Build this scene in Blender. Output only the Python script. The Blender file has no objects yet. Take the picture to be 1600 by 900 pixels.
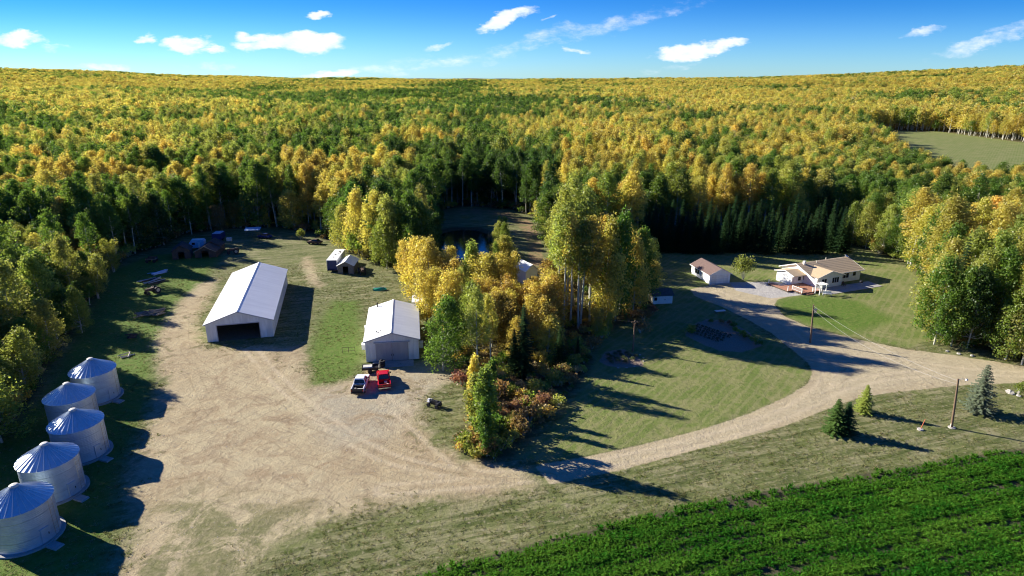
import bpy, math, random
import numpy as np
from mathutils import Vector, Matrix
random.seed(7)
RNG = np.random.default_rng(11)
PI = math.pi
scene = bpy.context.scene
COL = scene.collection

# ------------------------------------------------------------------ camera
CAM_H = 46.0
PITCH = math.radians(18.3)
FPX = 1000.0                      # focal length in pixels of a 1600 px wide picture
cam_d = bpy.data.cameras.new('camera')
cam_d.sensor_width = 36.0
cam_d.lens = 36.0 * FPX / 1600.0
cam_d.clip_start = 0.5
cam_d.clip_end = 40000
cam = bpy.data.objects.new('camera', cam_d)
COL.objects.link(cam)
cam.location = (0, 0, CAM_H)
cam.rotation_euler = (math.radians(90) - PITCH, 0, 0)
scene.camera = cam

# ------------------------------------------------------------------ sun, sky, exposure
SUN_EL = math.radians(24.8)
SUN_TO = math.radians(-25.0)      # direction the shadows run on the ground (from +X)
sun_d = bpy.data.lights.new('sun', 'SUN')
sun_d.energy = 5.0
sun_d.angle = math.radians(0.53)
sun_d.color = (1.0, 0.93, 0.80)
sun = bpy.data.objects.new('sun', sun_d)
COL.objects.link(sun)
ldir = Vector((math.cos(SUN_EL) * math.cos(SUN_TO), math.cos(SUN_EL) * math.sin(SUN_TO), -math.sin(SUN_EL)))
sun.rotation_euler = ldir.to_track_quat('-Z', 'Y').to_euler()
sun.location = (-80, 60, 120)
SUN_AZ = math.atan2(-ldir.x, -ldir.y)          # clockwise from +Y

scene.view_settings.view_transform = 'Standard'
scene.view_settings.look = 'None'
scene.view_settings.gamma = 1.0
scene.view_settings.use_curve_mapping = False
scene.view_settings.exposure = 1.18
scene.cycles.use_denoising = True
scene.cycles.filter_width = 1.1
scene.cycles.max_bounces = 8
scene.cycles.diffuse_bounces = 5
scene.cycles.glossy_bounces = 2
scene.cycles.transmission_bounces = 6
scene.cycles.transparent_max_bounces = 4
scene.cycles.caustics_reflective = False
scene.cycles.caustics_refractive = False
scene.render.use_persistent_data = False

CP, SP = math.cos(PITCH), math.sin(PITCH)
def G(u, v, h=0.0):
    """the point at height h that pixel (u, v) of the 1600x900 photograph looks at"""
    a, b = (u - 800) / FPX, (v - 450) / FPX
    t = (CAM_H - h) / (SP + b * CP)
    return Vector((a * t, (CP - b * SP) * t, h))
def proj(x, y, z):
    q = CAM_H - z
    dep = y * CP + q * SP
    return 800 + FPX * x / dep, 450 + FPX * (q * CP - y * SP) / dep
def top_h(u, v, vt):
    """height of a thing standing at pixel (u, v) whose top is at row vt"""
    y = G(u, v).y
    bt = (vt - 450) / FPX
    return CAM_H - y * (SP + bt * CP) / (CP - bt * SP)

# ------------------------------------------------------------------ node helpers
class NT:
    def __init__(s, tree):
        s.t = tree; s.n = tree.nodes; s.l = tree.links
    def new(s, typ, **kw):
        n = s.n.new(typ)
        for k, v in kw.items(): setattr(n, k, v)
        return n
    def link(s, a, b): s.l.new(a, b)
    def _in(s, sock, v):
        if hasattr(v, 'is_output') or isinstance(v, bpy.types.NodeSocket): s.l.new(v, sock)
        else: sock.default_value = v
    def math(s, op, a, b=0.0, c=None, clamp=False):
        n = s.new('ShaderNodeMath', operation=op, use_clamp=clamp)
        s._in(n.inputs[0], a); s._in(n.inputs[1], b)
        if c is not None: s._in(n.inputs[2], c)
        return n.outputs[0]
    def mix(s, f, a, b, mode='MIX'):
        n = s.new('ShaderNodeMix', data_type='RGBA', blend_type=mode)
        s._in(n.inputs[0], f)
        s._in(n.inputs[6], a if not isinstance(a, tuple) else (*a[:3], 1))
        s._in(n.inputs[7], b if not isinstance(b, tuple) else (*b[:3], 1))
        return n.outputs[2]
    def ramp(s, f, lo, hi):
        n = s.new('ShaderNodeMapRange', interpolation_type='SMOOTHSTEP')
        s._in(n.inputs['Value'], f)
        s._in(n.inputs['From Min'], lo); s._in(n.inputs['From Max'], hi)
        return n.outputs['Result']
    def noise(s, vec, scale, detail=4.0, rough=0.55, dist=0.0):
        n = s.new('ShaderNodeTexNoise')
        if vec is not None: s.link(vec, n.inputs['Vector'])
        n.inputs['Scale'].default_value = scale
        n.inputs['Detail'].default_value = detail
        n.inputs['Roughness'].default_value = rough
        n.inputs['Distortion'].default_value = dist
        return n.outputs[0]
    def mapping(s, vec, scale=(1, 1, 1), rot=(0, 0, 0), loc=(0, 0, 0)):
        n = s.new('ShaderNodeMapping')
        s.link(vec, n.inputs[0])
        n.inputs['Scale'].default_value = scale
        n.inputs['Rotation'].default_value = rot
        n.inputs['Location'].default_value = loc
        return n.outputs[0]
    def attr(s, name, typ='GEOMETRY'):
        return s.new('ShaderNodeAttribute', attribute_name=name, attribute_type=typ)

# ------------------------------------------------------------------ world: Nishita sky with a few fair-weather clouds
world = bpy.data.worlds.new('World')
scene.world = world
world.use_nodes = True
w = NT(world.node_tree)
w.n.clear()
sky = w.new('ShaderNodeTexSky', sky_type='NISHITA', sun_disc=False)
sky.sun_elevation = SUN_EL
sky.sun_rotation = SUN_AZ
sky.altitude = 600
sky.air_density = 1.0
sky.dust_density = 0.05
sky.ozone_density = 3.0
hs = w.new('ShaderNodeHueSaturation')
hs.inputs['Saturation'].default_value = 1.15
hs.inputs['Value'].default_value = 1.0
w.link(sky.outputs[0], hs.inputs['Color'])
tc = w.new('ShaderNodeTexCoord')
sx = w.new('ShaderNodeSeparateXYZ')
w.link(tc.outputs['Generated'], sx.inputs[0])
ay = w.math('MAXIMUM', w.math('ABSOLUTE', sx.outputs[1]), 0.02)
A_ = w.math('DIVIDE', sx.outputs[0], ay)
E_ = w.math('DIVIDE', sx.outputs[2], ay)
skyt = w.mix(w.ramp(E_, -0.02, 0.13), (0.45, 0.78, 1.30), (0.075, 0.39, 0.92))
skyc = w.mix(1.0, hs.outputs[0], skyt, 'MULTIPLY')
cv = w.new('ShaderNodeCombineXYZ')
w.link(A_, cv.inputs[0]); w.link(E_, cv.inputs[1])
wrpA = w.noise(w.mapping(cv.outputs[0], (9, 22, 1)), 1.0, 5, 0.6)
wrpE = w.noise(w.mapping(cv.outputs[0], (11, 26, 1), loc=(3, 7, 2)), 1.0, 5, 0.6)
fine = w.noise(w.mapping(cv.outputs[0], (26, 60, 1), loc=(1, 2, 5)), 1.0, 6, 0.65)
Aw = w.math('ADD', A_, w.math('MULTIPLY', w.math('SUBTRACT', wrpA, 0.5), 0.13))
Ew = w.math('ADD', E_, w.math('MULTIPLY', w.math('SUBTRACT', wrpE, 0.5), 0.045))
def cloud_dir(u, v):
    a, b = (u - 800) / FPX, (v - 450) / FPX
    y = CP - b * SP
    return a / y, -(SP + b * CP) / y
# (u, v, half width px, half height px, strength, tilt)
CLOUDS = [(30, 64, 46, 13, .9, 0), (290, 72, 44, 12, .95, 0), (232, 61, 24, 8, .8, 0), (345, 79, 24, 6, .6, 0), (455, 66, 90, 17, 1.05, -.03),
          (400, 52, 40, 9, .8, 0), (512, 22, 26, 8, .85, .1), (786, 30, 48, 14, 1.0, .25), (850, 32, 14, 5, .4, .4), (905, 80, 34, 6, .7, 0), (1072, 80, 62, 13, 1.0, .1),
          (1135, 73, 38, 9, .8, .1), (160, 106, 48, 8, .55, 0), (520, 116, 56, 9, .85, 0), (693, 73, 22, 7, .4, .3), (85, 74, 26, 6, .35, 0),
          (1440, 54, 44, 9, .55, .15), (1540, 68, 90, 14, .5, .25), (860, 60, 210, 20, .36, .24), (1000, 30, 120, 14, .3, .25), (700, 100, 90, 10, .36, .1), (1575, 46, 60, 12, .35, .2), (600, 112, 60, 9, .3, 0),
          (330, 100, 60, 12, .28, 0), (640, 96, 70, 14, .22, .2), (1050, 105, 50, 8, .3, .3)]
dens = None
for (u, v, rw, rh, st, tilt) in CLOUDS:
    a0, e0 = cloud_dir(u, v)
    a1, _ = cloud_dir(u + rw, v); _, e1 = cloud_dir(u, v - rh)
    ra, re = a1 - a0, e1 - e0
    da = w.math('SUBTRACT', Aw, a0); de = w.math('SUBTRACT', Ew, e0)
    de = w.math('SUBTRACT', de, w.math('MULTIPLY', da, tilt))
    d = w.math('ADD', w.math('POWER', w.math('ABSOLUTE', w.math('DIVIDE', da, ra)), 2), w.math('POWER', w.math('ABSOLUTE', w.math('DIVIDE', de, re)), 2))
    m = w.math('MULTIPLY', w.math('SUBTRACT', 1.15, d, clamp=True), st)
    dens = m if dens is None else w.math('MAXIMUM', dens, m)
dens = w.math('MULTIPLY', w.ramp(w.math('ADD', dens, w.math('MULTIPLY', w.math('SUBTRACT', fine, 0.5), 1.1)), 0.12, 0.95), w.ramp(dens, 0.0, 0.25))
dens = w.math('MULTIPLY', dens, 0.93)
cloudc = w.mix(w.ramp(fine, 0.3, 0.7), (6.2, 6.8, 7.8), (7.6, 7.7, 7.9))
final = w.mix(dens, skyc, cloudc)
bg = w.new('ShaderNodeBackground')
w.link(final, bg.inputs[0])
bg.inputs[1].default_value = 0.070
wo = w.new('ShaderNodeOutputWorld')
w.link(bg.outputs[0], wo.inputs[0])

# ------------------------------------------------------------------ materials
def mat(name, color, rough=0.6, metal=0.0, color2=None, nscale=1.5, bump=0.0, bscale=20, spec=0.5, stretch=(1, 1, 1)):
    m = bpy.data.materials.new(name); m.use_nodes = True
    t = NT(m.node_tree); b = t.n['Principled BSDF']
    b.inputs['Roughness'].default_value = rough
    b.inputs['Metallic'].default_value = metal
    b.inputs['Specular IOR Level'].default_value = spec
    co = t.new('ShaderNodeTexCoord')
    c2 = color2 or tuple(x * 0.82 for x in color)
    rn = t.new('ShaderNodeObjectInfo').outputs['Random']
    ad = t.new('ShaderNodeVectorMath', operation='ADD'); cx_ = t.new('ShaderNodeCombineXYZ'); t._in(cx_.inputs[0], t.math('MULTIPLY', rn, 80.0)); t._in(cx_.inputs[2], t.math('MULTIPLY', rn, 37.0))
    t.link(co.outputs['Object'], ad.inputs[0]); t.link(cx_.outputs[0], ad.inputs[1])
    vec = t.mapping(ad.outputs[0], stretch)
    f = t.ramp(t.noise(vec, nscale, 5, 0.65), 0.3, 0.7)
    t.link(t.mix(f, color, c2), b.inputs['Base Color'])
    if bump:
        bp = t.new('ShaderNodeBump'); bp.inputs['Strength'].default_value = bump; bp.inputs['Distance'].default_value = 0.05
        t.link(t.noise(co.outputs['Object'], bscale, 3), bp.inputs['Height'])
        t.link(bp.outputs[0], b.inputs['Normal'])
    return m

M = {}
M['roof_white'] = mat('painted_steel_roof', (0.90, 0.90, 0.86), 0.45, 0.0, (0.80, 0.80, 0.77), 0.5, stretch=(1, .25, 1))
M['shop_white'] = mat('white_steel_wall', (0.80, 0.80, 0.77), 0.5, 0.0, (0.62, 0.61, 0.57), 0.9, stretch=(1, 1, .25))
M['door_metal'] = mat('grey_steel_door', (0.38, 0.39, 0.40), 0.5, 0.1, (0.30, 0.31, 0.32), 1.2, stretch=(1, 1, .25))
M['trim'] = mat('grey_trim', (0.42, 0.43, 0.46), 0.5)
M['white'] = mat('white_paint', (0.80, 0.80, 0.79), 0.5, 0, (0.72, 0.72, 0.71))
M['siding'] = mat('white_siding', (0.84, 0.84, 0.82), 0.6, 0, (0.76, 0.76, 0.74))
M['galv'] = mat('galvanised_steel', (0.55, 0.65, 0.74), 0.42, 0.5, (0.45, 0.54, 0.63), 0.9, bump=.15, bscale=6, stretch=(1, 1, 2))
M['galv_roof'] = mat('galvanised_roof', (0.70, 0.75, 0.78), 0.42, 0.5, (0.60, 0.65, 0.68), 1.2)
M['concrete'] = mat('concrete', (0.40, 0.38, 0.35), 0.85, 0, (0.30, 0.29, 0.27), 0.8, bump=.3)
M['dark'] = mat('dark_interior', (0.03, 0.03, 0.03), 0.8)
M['tyre'] = mat('tyre_rubber', (0.025, 0.025, 0.027), 0.85)
M['rim'] = mat('wheel_rim', (0.5, 0.5, 0.52), 0.35, 0.8)
M['glass'] = mat('window_glass', (0.015, 0.018, 0.02), 0.18, 0.0, spec=.5)
M['redpaint'] = mat('red_car_paint', (0.55, 0.012, 0.015), 0.25, 0.0, (0.48, 0.01, 0.012), 2)
M['whitepaint'] = mat('white_car_paint', (0.80, 0.80, 0.80), 0.25, 0.0, (0.74, 0.74, 0.74), 2)
M['blackplastic'] = mat('black_plastic', (0.02, 0.02, 0.022), 0.5)
M['chrome'] = mat('chrome', (0.7, 0.7, 0.72), 0.2, 1.0)
M['redlens'] = mat('red_lens', (0.4, 0.01, 0.01), 0.3)
M['shingle_tan'] = mat('tan_shingles', (0.54, 0.41, 0.255), 0.9, 0, (0.47, 0.355, 0.22), 3.0, bump=.4, bscale=9)
M['shingle_brown'] = mat('brown_shingles', (0.19, 0.125, 0.105), 0.9, 0, (0.13, 0.085, 0.075), 3.0, bump=.5, bscale=9)
M['shingle_dark'] = mat('dark_shingles', (0.10, 0.09, 0.09), 0.9, 0, (0.07, 0.065, 0.06), 3.0, bump=.5, bscale=9)
M['deck'] = mat('cedar_deck', (0.42, 0.20, 0.12), 0.7, 0, (0.33, 0.15, 0.085), 2.5, stretch=(6, 1, 1))
M['oldwood'] = mat('weathered_boards', (0.10, 0.075, 0.06), 0.9, 0, (0.055, 0.045, 0.04), 2.0, bump=.5, stretch=(4, 4, 1))
M['greywood'] = mat('grey_boards', (0.22, 0.20, 0.175), 0.9, 0, (0.14, 0.125, 0.11), 2.0, bump=.5, stretch=(4, 4, 1))
M['log'] = mat('weathered_log', (0.34, 0.28, 0.20), 0.9, 0, (0.20, 0.165, 0.12), 3.0, bump=.5)
M['palelog'] = mat('pale_timber', (0.62, 0.54, 0.42), 0.8, 0, (0.5, 0.42, 0.32), 3.0)
M['pole'] = mat('creosoted_pole', (0.22, 0.14, 0.085), 0.85, 0, (0.15, 0.095, 0.06), 3.0, stretch=(4, 4, .5))
M['wire'] = mat('overhead_wire', (0.45, 0.44, 0.42), 0.5)
M['darkwire'] = mat('dark_wire', (0.05, 0.05, 0.05), 0.5)
M['blue'] = mat('pale_blue_paint', (0.42, 0.58, 0.78), 0.45, 0, (0.34, 0.48, 0.66))
M['darkblue'] = mat('dark_blue_paint', (0.02, 0.04, 0.16), 0.35)
M['rust'] = mat('rusty_steel', (0.13, 0.07, 0.045), 0.8, 0.2, (0.07, 0.05, 0.045), 4)
M['greenplastic'] = mat('green_plastic', (0.02, 0.30, 0.17), 0.35, 0, (0.02, 0.24, 0.14))
M['orange'] = mat('orange_red_paint', (0.65, 0.12, 0.04), 0.5)
M['rock'] = mat('fieldstone', (0.46, 0.43, 0.39), 0.9, 0, (0.33, 0.31, 0.28), 4, bump=.5)
M['cream'] = mat('cream_plastic', (0.70, 0.68, 0.60), 0.5)

def bark_mat(name, c1, c2, c3):
    m = bpy.data.materials.new(name); m.use_nodes = True
    t = NT(m.node_tree); b = t.n['Principled BSDF']; b.inputs['Roughness'].default_value = 0.85
    co = t.new('ShaderNodeTexCoord').outputs['Object']
    f1 = t.ramp(t.noise(co, 0.6, 4), 0.35, 0.65)
    f2 = t.ramp(t.noise(t.mapping(co, (2, 2, 5)), 1.4, 5, .7), 0.58, 0.68)
    t.link(t.mix(f2, t.mix(f1, c1, c2), c3), b.inputs['Base Color'])
    return m
M['aspen_bark'] = bark_mat('aspen_bark', (0.52, 0.50, 0.43), (0.36, 0.36, 0.29), (0.07, 0.06, 0.05))
M['spruce_bark'] = bark_mat('spruce_bark', (0.10, 0.075, 0.055), (0.07, 0.05, 0.04), (0.04, 0.03, 0.025))

def leaf_mat(name, inst, transl=0.62, fixed=None, gain=1.0, gloss=0.04):
    """foliage: the tree's own colour (object or instance colour) varied leaf by leaf"""
    m = bpy.data.materials.new(name); m.use_nodes = True
    t = NT(m.node_tree); t.n.clear()
    if fixed: base = fixed
    elif inst: base = t.attr('col', 'INSTANCER').outputs['Color']
    else: base = t.new('ShaderNodeObjectInfo').outputs['Color']
    v = t.attr('v').outputs['Fac']           # per leaf 0..1
    h = t.attr('h').outputs['Fac']           # per clump -.. shift between the tree's colour and greener / browner
    c = t.mix(t.math('MULTIPLY', h, 0.55), base, t.mix(1.0, base, (0.62, 0.78, 0.62), 'MULTIPLY'))
    hv = t.new('ShaderNodeHueSaturation')
    t.link(c, hv.inputs['Color'])
    t.link(t.math('MULTIPLY_ADD', v, 0.50 * gain, 0.82 * gain), hv.inputs['Value'])
    t.link(t.math('MULTIPLY_ADD', v, 0.03, 0.485), hv.inputs['Hue'])
    df = t.new('ShaderNodeBsdfDiffuse'); tr = t.new('ShaderNodeBsdfTranslucent'); gl = t.new('ShaderNodeBsdfGlossy')
    gl.inputs['Roughness'].default_value = 0.45
    gl.inputs['Color'].default_value = (.5, .5, .5, 1)
    t.link(hv.outputs[0], df.inputs[0]); t.link(t.mix(1.0, hv.outputs[0], (1.0, 1.0, 0.7), 'MULTIPLY'), tr.inputs[0])
    mx = t.new('ShaderNodeMixShader'); mx.inputs[0].default_value = transl
    t.link(df.outputs[0], mx.inputs[1]); t.link(tr.outputs[0], mx.inputs[2])
    m2 = t.new('ShaderNodeMixShader'); m2.inputs[0].default_value = gloss
    t.link(mx.outputs[0], m2.inputs[1]); t.link(gl.outputs[0], m2.inputs[2])
    o = t.new('ShaderNodeOutputMaterial'); t.link(m2.outputs[0], o.inputs[0])
    return m
M['leaf_obj'] = leaf_mat('leaves', False)
M['leaf_inst'] = leaf_mat('woodland_leaves', True)
M['needle_obj'] = leaf_mat('needles', False, 0.12)
M['needle_inst'] = leaf_mat('woodland_needles', True, 0.12)
M['grass_inst'] = leaf_mat('grass_blades', True, 0.3, gloss=0.0)

# ------------------------------------------------------------------ mesh helpers
class MB:
    def __init__(s): s.v = []; s.f = []; s.m = []
    def add(s, vs, fs, mi=0):
        o = len(s.v); s.v += [tuple(p) for p in vs]
        s.f += [tuple(i + o for i in f) for f in fs]; s.m += [mi] * len(fs); return s
    def box(s, x0, x1, y0, y1, z0, z1, mi=0, tx=0, ty=0):
        """box; tx, ty pull the top in"""
        return s.add([(x0, y0, z0), (x1, y0, z0), (x1, y1, z0), (x0, y1, z0),
                      (x0 + tx, y0 + ty, z1), (x1 - tx, y0 + ty, z1), (x1 - tx, y1 - ty, z1), (x0 + tx, y1 - ty, z1)],
                     [(0, 3, 2, 1), (4, 5, 6, 7), (0, 1, 5, 4), (1, 2, 6, 5), (2, 3, 7, 6), (3, 0, 4, 7)], mi)
    def hexa(s, p, mi=0):
        return s.add(p, [(0, 3, 2, 1), (4, 5, 6, 7), (0, 1, 5, 4), (1, 2, 6, 5), (2, 3, 7, 6), (3, 0, 4, 7)], mi)
    def prism(s, pts, axis, a0, a1, mi=0):
        """extrude a 2D outline (list of 2-tuples) along axis 'x','y' or 'z'"""
        def P(p, a):
            return {'x': (a, p[0], p[1]), 'y': (p[0], a, p[1]), 'z': (p[0], p[1], a)}[axis]
        n = len(pts)
        vs = [P(p, a0) for p in pts] + [P(p, a1) for p in pts]
        fs = [tuple(range(n))[::-1], tuple(range(n, 2 * n))] + [(i, (i + 1) % n, n + (i + 1) % n, n + i) for i in range(n)]
        return s.add(vs, fs, mi)
    def tube(s, pts, rad, n=8, mi=0, cap=True):
        pts = [Vector(p) for p in pts]; rings = []; vs = []; fs = []
        if not hasattr(rad, '__len__'): rad = [rad] * len(pts)
        for i, p in enumerate(pts):
            d = (pts[min(i + 1, len(pts) - 1)] - pts[max(i - 1, 0)]).normalized()
            a = d.orthogonal().normalized() if i == 0 else (a - d * a.dot(d)).normalized()
            b = d.cross(a)
            for k in range(n):
                t = 2 * PI * k / n
                vs.append(p + (a * math.cos(t) + b * math.sin(t)) * rad[i])
        for i in range(len(pts) - 1):
            for k in range(n):
                fs.append((i * n + k, i * n + (k + 1) % n, (i + 1) * n + (k + 1) % n, (i + 1) * n + k))
        if cap:
            fs.append(tuple(range(n))[::-1]); fs.append(tuple((len(pts) - 1) * n + k for k in range(n)))
        return s.add(vs, fs, mi)
    def lathe(s, prof, n=32, mi=0, c=(0, 0, 0)):
        vs = []; fs = []
        for (r, z) in prof:
            for k in range(n):
                t = 2 * PI * k / n; vs.append((c[0] + r * math.cos(t), c[1] + r * math.sin(t), c[2] + z))
        for i in range(len(prof) - 1):
            for k in range(n): fs.append((i * n + k, i * n + (k + 1) % n, (i + 1) * n + (k + 1) % n, (i + 1) * n + k))
        return s.add(vs, fs, mi)
    def mesh(s, name, mats, smooth=False):
        me = bpy.data.meshes.new(name); me.from_pydata(s.v, [], s.f)
        for m in (mats if isinstance(mats, (list, tuple)) else [mats]): me.materials.append(m)
        me.polygons.foreach_set('material_index', s.m)
        if smooth: me.polygons.foreach_set('use_smooth', [True] * len(s.f))
        me.update(); return me
    def build(s, name, mats, parent=None, loc=(0, 0, 0), rot=(0, 0, 0), smooth=False):
        return put(name, s.mesh(name, mats, smooth), parent, loc, rot)

def put(name, me, parent=None, loc=(0, 0, 0), rot=(0, 0, 0), scale=(1, 1, 1)):
    o = bpy.data.objects.new(name, me); COL.objects.link(o)
    o.parent = parent; o.location = loc; o.rotation_euler = rot; o.scale = scale
    return o
def tag(o, label, cat, group=None):
    o['label'] = label; o['category'] = cat
    if group: o['group'] = group
    return o
def thing(name, label, cat, loc=(0, 0, 0), rz=0.0, group=None):
    o = bpy.data.objects.new(name, None); COL.objects.link(o)
    o.empty_display_size = 0.5
    o.location = loc; o.rotation_euler = (0, 0, rz)
    return tag(o, label, cat, group)
def kids(o): return list(o.children)
def copy_tree(o, parent=None):
    c = o.copy(); COL.objects.link(c)
    if parent is not None: c.parent = parent
    for ch in kids(o): copy_tree(ch, c)
    return c
def struct(o): o['kind'] = 'structure'; return o
def place(t, mb, name, mats, **k): return mb.build(name, mats, t, **k)

# ------------------------------------------------------------------ regions, given by what is seen in the photograph
def PG(*px): return np.array([[G(u, v).x, G(u, v).y] for u, v in px])
def inside(poly, x, y):
    r = np.zeros(x.shape, bool); n = len(poly); j = n - 1
    for i in range(n):
        xi, yi = poly[i]; xj, yj = poly[j]
        c = ((yi > y) != (yj > y)) & (x < (xj - xi) * (y - yi) / (yj - yi + 1e-12) + xi)
        r ^= c; j = i
    return r
def segdist(poly, x, y, closed=True):
    d = np.full(x.shape, 1e9); n = len(poly)
    for i in range(n if closed else n - 1):
        ax, ay = poly[i]; bx, by = poly[(i + 1) % n]
        vx, vy = bx - ax, by - ay
        t = np.clip(((x - ax) * vx + (y - ay) * vy) / (vx * vx + vy * vy + 1e-12), 0, 1)
        d = np.minimum(d, np.hypot(x - ax - t * vx, y - ay - t * vy))
    return d
def sdist(poly, x, y):
    """signed distance, positive inside, clipped"""
    x0, y0 = poly.min(0) - 8; x1, y1 = poly.max(0) + 8
    out = np.full(x.shape, -8.0)
    m = (x > x0) & (x < x1) & (y > y0) & (y < y1)
    d = segdist(poly, x[m], y[m]); s = inside(poly, x[m], y[m])
    out[m] = np.clip(np.where(s, d, -d), -8, 8)
    return out

P_CLEAR = PG((-260, 960), (-140, 780), (-30, 712), (30, 650), (62, 600), (95, 545), (140, 480), (165, 425), (205, 400), (250, 386), (285, 368), (345, 358),
             (430, 354), (480, 364), (505, 374), (548, 392), (600, 412), (640, 424), (668, 450), (668, 500), (705, 548), (735, 560), (790, 562), (850, 566),
             (900, 540), (930, 520), (985, 504), (1012, 490), (1010, 440), (1004, 398), (1100, 384), (1200, 380), (1330, 380), (1372, 396), (1420, 414),
             (1450, 440), (1446, 480), (1462, 528), (1500, 540), (1560, 552), (1620, 572), (1760, 600), (1950, 640), (2300, 960))
P_POND_CLEAR = PG((676, 340), (700, 326), (740, 322), (800, 328), (842, 342), (858, 372), (866, 410), (850, 445), (812, 446), (790, 425), (700, 425), (680, 400))
P_FIELD = PG((1335, 206), (1400, 204), (1470, 207), (1600, 224), (1800, 240), (1950, 332), (1700, 324), (1520, 320), (1452, 304), (1405, 272), (1362, 235))
P_WATER = PG((690, 362), (712, 357), (745, 357), (765, 364), (772, 380), (764, 396), (735, 404), (700, 402), (684, 388), (680, 372))
P_YARD = PG((110, 975), (170, 900), (196, 850), (204, 800), (198, 740), (218, 690), (236, 640), (256, 600), (246, 570), (238, 540), (256, 505), (282, 470), (312, 442), (340, 436), (330, 460), (306, 500), (312, 535), (330, 542),
            (420, 540), (470, 540), (478, 556), (484, 604), (520, 600), (556, 590), (575, 574), (660, 566), (705, 572), (722, 592), (690, 604), (664, 622), (656, 660), (676, 690), (716, 716), (790, 726), (840, 728),
            (900, 716), (880, 752), (830, 764), (740, 776), (640, 790), (520, 816), (430, 850), (380, 900), (360, 960))
P_ROAD = PG((835, 727), (900, 716), (960, 704), (1030, 688), (1100, 670), (1170, 646), (1225, 622), (1262, 600), (1270, 582), (1262, 566), (1240, 548), (1205, 520), (1170, 500), (1130, 480), (1085, 462), (1078, 452),
            (1106, 446), (1140, 443), (1200, 444), (1262, 456), (1215, 468), (1210, 476), (1226, 494), (1262, 510), (1330, 528), (1420, 546), (1500, 556), (1600, 572), (1800, 600), (2000, 626),
            (2000, 655), (1800, 622), (1600, 598), (1500, 602), (1400, 612), (1340, 622), (1290, 640), (1230, 664), (1150, 686), (1060, 710), (980, 732), (900, 748), (860, 758))
P_TRACK2 = PG((472, 402), (484, 400), (496, 432), (504, 445), (500, 448), (486, 444), (474, 425))
P_TRACK = PG((790, 330), (812, 335), (838, 352), (846, 380), (850, 412), (842, 432), (820, 432), (826, 405), (822, 375), (808, 350), (780, 337), (700, 334), (690, 328), (740, 325))
P_PAD = PG((1140, 441), (1215, 440), (1262, 452), (1275, 455), (1262, 460), (1205, 466), (1150, 454))
P_PATIO = PG((1272, 458), (1285, 452), (1320, 445), (1350, 444), (1358, 450), (1300, 459))
P_GARDEN = PG((1075, 510), (1105, 498), (1140, 502), (1172, 520), (1192, 540), (1160, 550), (1125, 548), (1090, 534), (1070, 524))
P_WEED = PG((110, 975), (180, 880), (230, 800), (300, 770), (420, 790), (560, 800), (700, 782), (640, 812), (500, 850), (420, 900), (380, 975))
P_MOUND = PG((936, 565), (945, 550), (975, 545), (1000, 560), (1006, 572), (975, 574), (950, 572))
P_LAWN = PG((800, 715), (860, 670), (905, 615), (930, 560), (945, 520), (1000, 500), (1020, 470), (1020, 400), (1100, 386), (1200, 384), (1330, 384), (1372, 400), (1420, 420), (1446, 445),
            (1442, 490), (1450, 530), (1420, 544), (1330, 526), (1262, 508), (1230, 495), (1210, 470), (1130, 480), (1240, 550), (1270, 585), (1230, 620), (1100, 670), (960, 703), (860, 722))
P_GREENPATCH = PG((484, 604), (480, 560), (500, 500), (520, 470), (560, 470), (566, 560), (556, 588), (520, 598))
P_LEFT = PG((168, 425), (230, 398), (300, 392), (352, 400), (318, 450), (300, 520), (250, 560), (240, 640), (200, 720), (170, 900), (-100, 960), (-120, 780), (60, 620))
P_GREEN2 = PG((1212, 470), (1262, 461), (1340, 470), (1400, 500), (1330, 522), (1262, 506), (1228, 492))
P_CROP = PG((560, 925), (700, 884), (860, 842), (1010, 806), (1160, 772), (1330, 744), (1480, 718), (1600, 700), (1800, 672), (2100, 640), (2600, 760), (2600, 1500), (300, 1500), (430, 960))
P_SHRUB = PG((700, 548), (735, 556), (800, 560), (860, 566), (905, 545), (925, 560), (905, 600), (870, 640), (835, 675), (800, 712), (770, 720), (735, 718), (716, 700), (728, 660), (735, 620), (725, 590))
# old road verge seen right of the drive
def gy(v): return G(800, v).y

def sstep(a, b, t):
    t = np.clip((t - a) / (b - a), 0, 1); return t * t * (3 - 2 * t)
def hgt(x, y):
    x = np.asarray(x, float); y = np.asarray(y, float)
    r = np.hypot(x, y)
    a = np.clip(np.abs(x) / np.maximum(y, 1.0), 0, 1.2)
    right = np.where(x > 0, 1.12, 1.0)
    top = 17 + 40 * (a / 0.8) ** 2 * right
    h = top * sstep(620, 2300, r)
    h = h + sstep(500, 900, r) * (3.0 * np.sin(x / 190 + 1.3) * np.sin(y / 150) + 2.0 * np.sin(x / 83 + y / 120))
    return h
HPW = None
def ground_z(x, y):
    """final ground height incl. the pond hollow"""
    return hgt(x, y)

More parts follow.
